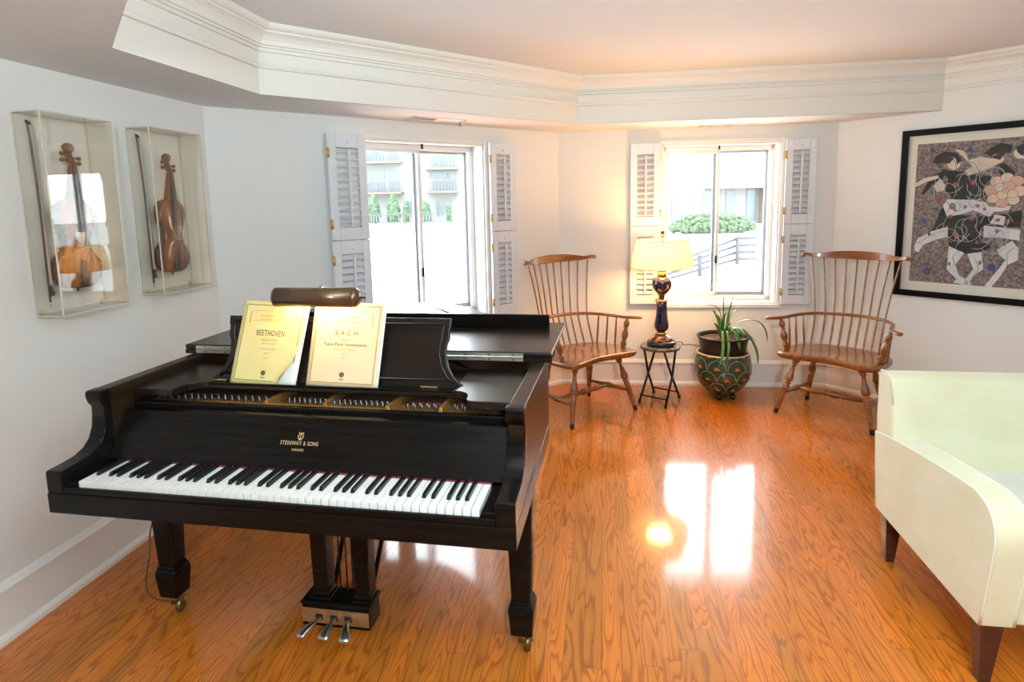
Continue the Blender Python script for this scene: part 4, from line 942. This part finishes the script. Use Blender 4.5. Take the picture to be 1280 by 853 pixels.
lines('pale_outlines', arcs, ALN)
lines('dark_outlines', [[(252,372),(275,400),(262,430)], [(300,380),(325,400),(310,425),(340,415)], [(360,380),(372,410),(395,395)], [(420,392),(440,420)], [(465,450),(485,470),(500,460)], 
    [(105,575),(140,560),(200,530),(265,510)], [(310,670),(300,630),(330,600)], [(400,640),(420,690),(390,730)], [(545,670),(540,620),(570,590)], [(250,170),(290,200),(300,240)], [(350,200),(380,215),(400,250)]], ADK, .0013)
mb = MB(); mb.box(PW0+fw-.004, PW1-fw+.004, -.026, -.024, PZ0+fw-.004, PZ1-fw+.004); mb.build('glazing', ARTGLASS, t)

# ------------------------------------------------------------------ violins in acrylic wall cases
VAR = noisy('violin_varnish', (.40,.13,.025), (.20,.05,.010), (25,25,3), .18, detail=6, dist=1.5, coat=.7)
VAR2 = noisy('violin_varnish_dark', (.24,.065,.015), (.11,.028,.008), (25,25,3), .18, detail=6, dist=1.5, coat=.7)
VSIDE = noisy('violin_rib', (.13,.035,.010), (.07,.02,.007), (4,4,60), .25, coat=.4)
PEG = mat('ebony_fitting', (.012,.009,.008), .3)
SCROLL = noisy('scroll_wood', (.20,.065,.022), (.12,.035,.012), (40,40,40), .3, coat=.3)
BOWW = mat('bow_stick', (.07,.02,.012), .25); HAIR = mat('bow_hair', (.62,.55,.45), .6)
def violin(cx, zb, label, varn, tilt, face, gloss_side):
    t = thing('violin', label, 'violin', group='violins in wall cases')
    t.matrix_world = fL @ Matrix.Translation((T0+cx, -face, zb)) @ Matrix.Rotation(tilt, 4, 'Y')
    h = [(0,0),(.04,.002),(.075,.014),(.098,.040),(.105,.075),(.098,.110),(.078,.132),(.066,.138),(.070,.142),(.060,.150),(.054,.17),(.053,.19),(.058,.212),(.068,.222),(.063,.228),(.074,.242),(.083,.266),(.085,.290),(.076,.322),(.052,.346),(.025,.355),(0,.357)]
    # long sides of one half outline
    o = h; ol = o+[(-x,z) for x,z in reversed(o[1:-1])]; n = len(ol)
    zc = .17
    def plate_(y0, y1, arch):
        mb = MB(); vs = []; fs = []; rings = [(1.0,0,0),(1.0,1,0),(.93,1,.10),(.8,1,.45),(.6,1,.8),(.35,1,.96),(.1,1,1.)]
        for sc, k, ar in rings:
            for x, z in ol: vs.append((x*sc, y0+(y1-y0)*k+arch*ar, zc+(z-zc)*(sc if sc < 1 else 1)))
        for j in range(len(rings)-1):
            for i in range(n): fs.append((j*n+i, j*n+(i+1)%n, (j+1)*n+(i+1)%n, (j+1)*n+i))
        fs += [tuple(range(n)), tuple(range((len(rings)-1)*n, len(rings)*n))]
        mb.add(vs, fs, 0, True); return mb
    plate_(-.018,-.021,-.014).build('top_plate', varn, t); plate_(.016,.019,.010).build('back_plate', VAR, t)
    mb = MB(); mb.prism([(x*.965,zc+(z-zc)*.985) for x,z in ol], -.018, .016, 'y', smooth=True); mb.build('ribs', VSIDE, t)
    mb = MB(); mb.add([(-.013,-.018,.350),(.013,-.018,.350),(.011,-.020,.490),(-.011,-.020,.490),(-.016,.016,.350),(.016,.016,.350),(.010,-.002,.490),(-.010,-.002,.490)], [(0,1,2,3),(5,4,7,6),(0,3,7,4),(1,5,6,2),(3,2,6,7),(0,4,5,1)]); mb.build('neck', SCROLL, t, .003)
    mb = MB(); mb.add([(-.021,-.044,.225),(.021,-.044,.225),(.012,-.026,.492),(-.012,-.026,.492),(-.021,-.038,.225),(.021,-.038,.225),(.012,-.019,.492),(-.012,-.019,.492)], [(0,1,2,3),(5,4,7,6),(0,3,7,4),(1,5,6,2),(3,2,6,7),(0,4,5,1)]); mb.build('fingerboard', PEG, t, .002)
    mb = MB(); mb.add([(-.010,-.038,.115),(.010,-.038,.115),(.020,-.036,.012),(-.020,-.036,.012),(-.010,-.034,.115),(.010,-.034,.115),(.016,-.030,.006),(-.016,-.030,.006)][:8], [(0,1,2,3),(5,4,7,6),(0,3,7,4),(1,5,6,2),(3,2,6,7),(0,4,5,1)]); mb.build('tailpiece', PEG, t, .002)
    mb = MB(); mb.prism([(-.021,-.034),(-.012,-.034),(-.006,-.040),(.006,-.040),(.012,-.034),(.021,-.034),(.018,-.058),(0,-.066),(-.018,-.058)], .160, .165, 'z'); mb.build('bridge', mat('maple_bridge', (.55,.33,.14), .5) if 'maple_bridge' not in bpy.data.materials else bpy.data.materials['maple_bridge'], t)
    mb = MB()
    for x in (-.012,-.004,.004,.012): mb.tube([(x*.7,-.038,.112),(x,-.060+abs(x)*.3,.163),(x*.55,-.028,.492)], .0006, 4)
    mb.build('strings', STEEL, t)
    mb = MB()
    for sg in (-1,1): mb.tube(bez([(sg*.030,-.0345,.205),(sg*.036,-.033,.196),(sg*.040,-.033,.17),(sg*.047,-.031,.142),(sg*.054,-.029,.136)],4), .0022, 5)
    mb.build('f_holes', PEG, t)
    mb = MB(); mb.add([(-.012,-.022,.492),(.012,-.022,.492),(.008,-.006,.545),(-.008,-.006,.545),(-.012,-.002,.492),(.012,-.002,.492),(.008,.014,.545),(-.008,.014,.545)], [(0,1,2,3),(5,4,7,6),(0,3,7,4),(1,5,6,2),(3,2,6,7),(0,4,5,1)])
    mb.lathe([(-.021,.006),(-.020,.011),(-.010,.014),(-.009,.020),(.009,.020),(.010,.014),(.020,.011),(.021,.006)], 20, 0, (0,.000,.558), (1,0,0)); mb.build('scroll', SCROLL, t, .002)
    for x, z in ((-1,.532),(1,.520),(-1,.508),(1,.500)):
        mb = MB(); mb.lathe([(0,.003),(.024,.0035),(.026,.006),(.038,.009),(.042,.004)], 10, 0, (x*.004,-.008,z), (x,0,0)); mb.build('peg', SCROLL, t)
    mb = MB(); mb.lathe([(0,.003),(.012,.005)], 8, 0, (0,0,-.001), (0,0,-1)); mb.build('end_button', PEG, t)
    return t
def bow(x0, z0, x1, z1, face, label):
    t = thing('violin_bow', label, 'bow', group='violin bows in wall cases')
    t.matrix_world = fL @ Matrix.Translation((T0+x0, -face, z0)) @ Matrix.Rotation(math.atan2(x1-x0, z1-z0), 4, 'Y')
    L = math.hypot(x1-x0, z1-z0)
    mb = MB(); mb.tube(bez([(0,0,0),(.004,0,L*.3),(.008,0,L*.6),(.004,0,L*.9),(0,0,L)],6), .0038, 8); mb.build('stick', BOWW, t)
    mb = MB(); mb.box(.013,.0145,-.005,.005,.04,L-.006); mb.build('hair', HAIR, t)
    mb = MB(); mb.prism([(-.003,L-.008),(.016,L-.014),(.014,L-.004),(-.003,L+.004)], -.004, .004, 'y'); mb.build('tip', PEG, t)
    mb = MB(); mb.prism([(.003,.022),(.020,.026),(.020,.040),(.014,.044),(.014,.060),(.003,.066)], -.006, .006, 'y'); mb.build('frog', PEG, t); mb = MB(); mb.lathe([(-.018,.004),(0,.0045)], 8, 0, (0,0,0)); mb.build('screw', STEEL, t)
    return t
def case(x0, x1, z0, z1, d, label):
    t = thing('acrylic_display_case', label, 'display case', group='acrylic wall cases'); t.matrix_world = fL @ Matrix.Translation((T0,0,0))
    k = .0055; mb = MB()
    mb.box(x0, x0+k, -d, -.001, z0, z1); mb.box(x1-k, x1, -d, -.001, z0, z1); mb.box(x0+k, x1-k, -d, -.001, z1-k, z1); mb.box(x0+k, x1-k, -d, -.001, z0, z0+k); mb.box(x0+k, x1-k, -d, -d+k, z0+k, z1-k)
    mb.build('clear_box', ACRY, t)
    mb = MB(); e = .0022
    for x in (x0, x1):
        for y in (-d, -.003): mb.box(x-e, x+e, y-e, y+e, z0, z1)
    for z in (z0, z1):
        for y in (-d, -.003): mb.box(x0, x1, y-e, y+e, z-e, z+e)
        for x in (x0, x1): mb.box(x-e, x+e, -d, -.003, z-e, z+e)
    mb.build('polished_edges', ACRE, t)
    mb = MB()
    for x in (x0+.02, x1-.02): mb.box(x-.008, x+.008, -.02, -.001, z0+k+.0005, z0+k+.012)
    mb.build('clip', ACRE, t)
    for s in (-1,1):
        pass
    return t
case(.304,.633,1.152,1.920,.12,'clear acrylic wall case holding the lighter violin, farther from the room corner')
case(.851,1.207,1.155,1.925,.12,'clear acrylic wall case holding the darker violin, nearer the corner')
violin(.448,1.243,'amber-brown violin with strong glassy reflections, farther from the room corner',VAR,R(3),.055,0)
violin(1.002,1.243,'dark reddish-brown violin in the case nearer the room corner',VAR2,R(3),.055,0)
bow(.318,1.205,.312,1.885,.055,'dark violin bow in the case farther from the room corner')
bow(.868,1.205,.850,1.890,.055,'dark violin bow in the case nearer the room corner')

# thin cable hanging by the left piano leg
MP = Matrix.Translation((PX,PY,0)) @ Matrix.Rotation(PTH,4,'Z')
mb = MB(); mb.tube([MP @ p_ for p_ in bez([(-.70,.62,.612),(-.775,.54,.45),(-.830,.48,.30),(-.832,.46,.20),(-.850,.46,.13),(-.866,.46,.07),(-.850,.45,.02),(-.79,.445,.0035),(-.725,.455,.0035)],6)], .0032, 6)
tag(mb.build('power_cord', CABLE), 'thin dark cord hanging behind the left front piano leg', 'cord')

# ------------------------------------------------------------------ outside
GRD = noisy('pale_concrete', (.78,.78,.77), (.82,.82,.81), (.6,.6,.6), .9)
mb = MB(); mb.box(-60,70,5.6,20.5,-1.5,-1.2); struct(mb.build('ground_lower_court', GRD))
mb = MB(); mb.box(-60,2.0,20.6,80,-1.5,-.2); mb.box(2.0,70,22,80,-1.5,.10); struct(mb.build('ground_upper_terrace', GRD))
FAC = noisy('cream_facade', (0.133,0.127,0.115), (0.143,0.137,0.125), (0.350,0.350,0.350), .9); FAC2 = noisy('tan_facade', (0.091,0.077,0.059), (0.101,0.085,0.067), (0.560,0.560,0.560), .9)
DKW = mat('facade_window', (0.059,0.070,0.073), .3); STAIRM = mat('stair_metal', (0.020,0.021,0.022), .5); RAILM = mat('railing_grey', (0.052,0.055,0.057), .5); GRN1 = noisy('tree_green', (.028,.056,.026), (.058,.088,.048), (3,3,3), .9, detail=6); GRN2 = noisy('bush_green', (.020,.036,.014), (.060,.078,.042), (9,9,9), .9, detail=6)
b1 = thing('apartment_building', 'pale apartment block with balconies seen through the window behind the piano', 'building', (-9,60,-.2))
mb = MB(); mb.box(-14,12,0,8,0,9.2); mb.build('facade', FAC, b1)
def bal(x, z, w):
    mb = MB(); mb.box(x-w/2, x+w/2, -1.5, 0, z-.2, z); bb = mb.build('balcony', FAC2, b1)
    mb = MB(); k = int(w/.28)
    for i in range(k+1): mb.box(x-w/2+i*w/k-.035, x-w/2+i*w/k+.035, -1.48, -1.42, z, z+1.0)
    mb.box(x-w/2, x+w/2, -1.5, -1.42, z+.95, z+1.05); mb.build('railing', RAILM, bb)
    mb = MB(); mb.box(x-w*.34, x+w*.12, -.03, .05, z+.1, z+2.1); mb.box(x+w*.2, x+w*.42, -.03, .05, z+.1, z+2.1); mb.build('window', DKW, bb)
for x, z, w in ((-3.6,3.0,4.6),(-3.6,5.9,4.6),(2.6,3.0,3.0),(2.6,5.2,3.2),(-10,3,4),(8,3,4)): bal(x, z, w)
for x, z in ((.2,3.9),(-.9,.6),(2.2,.6),(3.0,.6),(5.3,3.9),(5.3,.8)):
    mb = MB(); mb.box(x-.35, x+.35, -.03, .05, z, z+1.5); mb.build('window', DKW, b1)
for i, (x, h, r_, lb) in enumerate(((-12.55,2.75,.62,'leftmost clipped green tree by the fence, through the window behind the piano'),(-10.75,2.75,.68,'second clipped green tree by the fence from the left'),(-9.55,2.1,.30,'thin dark shrub by the fence left of the window mullion'),(-7.9,2.1,.80,'rounded green tree by the fence right of the window mullion'),(-5.6,1.75,.26,'small thin shrub by the fence at the right window edge'))):
    tr = thing('garden_tree', lb, 'tree', (x,56.5,-.2), 0, 'clipped trees by the fence')
    mb = MB(); rd = random.Random(i); vs = []
    prf = [(0.1,r_*.75),(.25*h,r_),(.55*h,r_*.92),(.8*h,r_*.62),(.94*h,r_*.3),(h,.04)]
    mb.lathe([(z_, q_*.86) for z_, q_ in prf], 18)
    for q in range(150):
        zz = rd.uniform(.1, h*.97); k_ = max(i_ for i_ in range(5) if prf[i_][0] <= zz); ra = prf[k_][1]+(prf[k_+1][1]-prf[k_][1])*(zz-prf[k_][0])/(prf[k_+1][0]-prf[k_][0]); an = rd.uniform(0, 6.28)
        mb.sphere((ra*.88*math.cos(an), ra*.88*math.sin(an), zz), rd.uniform(.06,.13), 0, 6)
    mb.build('foliage', GRN1, tr)
    mb = MB(); mb.lathe([(-.05,.07),(.2,.06)], 8); mb.build('trunk', FAC2, tr)
t = thing('garden_fence', 'low grey picket fence beyond the white terrace', 'fence', (-9,55,-.2))
mb = MB(); mb.box(-8,8,-.03,.03,.88,.95); mb.box(-8,8,-.03,.03,.15,.21); mb.build('rail', RAILM, t)
mb = MB()
for i in range(64):
    if rr_.random() < .75: mb.box(-8+i*.25-.04, -8+i*.25+.04, -.03, .03, 0, 1.05)
mb.build('pickets', RAILM, t)
b2 = thing('curved_bay_building', 'pale building with ground floor windows seen through the lamp window', 'building', (11,34,.10))
mb = MB(); mb.box(-5,5.6,0,6,0,9); mb.build('facade', FAC, b2)
mb = MB(); mb.lathe([(1.95,1.7),(2.0,1.75),(5.0,1.75),(5.1,1.8),(5.3,1.8),(5.4,1.75),(9,1.75)], 32, 0, (1.55,.3,0)); mb.build('curved_bay', FAC, b2)
mb = MB(); mb.box(2.9,5.6,-.6,.2,0,9); mb.build('tan_wing', FAC2, b2)
for x0, x1, za, zb_ in ((-2.45,-2.05,.6,1.85),(-1.95,-.75,.1,1.9),(-.2,.75,.65,1.9),(1.05,1.5,.6,1.9),(2.2,2.75,.2,1.9)):
    mb = MB(); mb.box(x0,x1,-.05,.03,za,zb_); mb.build('window', DKW, b2)
mb = MB(); mb.lathe([(0,1.0),(.15,1.5),(.4,1.62),(.65,1.4),(.85,.8),(.9,.2)], 32); rd = random.Random(11)
for q in range(520):
    an = rd.uniform(0, 6.28); el = rd.uniform(-.15, 1.5); mb.sphere((1.66*math.cos(an)*math.cos(el), 1.66*math.sin(an)*math.cos(el), .30+.66*math.sin(el)), rd.uniform(.06,.17), 0, 6)
bu = mb.build('garden_bush', GRN2); bu.location = (8.35,25,.08); bu.scale = (1,.7,.82); tag(bu, 'rounded green bush on the terrace seen through the lamp window', 'bush')
mb = MB(); mb.box(0,6,0,.35,-.02,.16)
for i in range(26): mb.box(.1+i*.22, .1+i*.22+rr_.uniform(.06,.18), -.05, .05, -.06, rr_.uniform(.02,.1), 1)
sw = mb.build('stone_edge', [GRD, RAILM]); sw.location = (5.2,21.75,.10); tag(sw, 'low rough stone edge below the bush', 'wall')
t = thing('stair_railing', 'grey metal stair railing descending outside the lamp window', 'railing', (0,0,0))
def rpt(x, z): return (x, 20.2, z)
for x, zt_, zb_ in ((7.60,.27,-.66),(6.35,-.33,-1.05),(5.15,-.75,-1.2)):
    mb = MB(); mb.tube([rpt(x,zb_), rpt(x,zt_)], .075, 8); mb.build('post', STAIRM, t)
for k in range(4):
    dz = -.23*k; mb = MB(); mb.tube([rpt(7.60,.20+dz), rpt(4.2,-1.02+dz*.55)], .05, 6); mb.tube([rpt(7.6,.20+dz), rpt(8.2,.20+dz)], .05, 6); mb.build('rail', STAIRM, t)
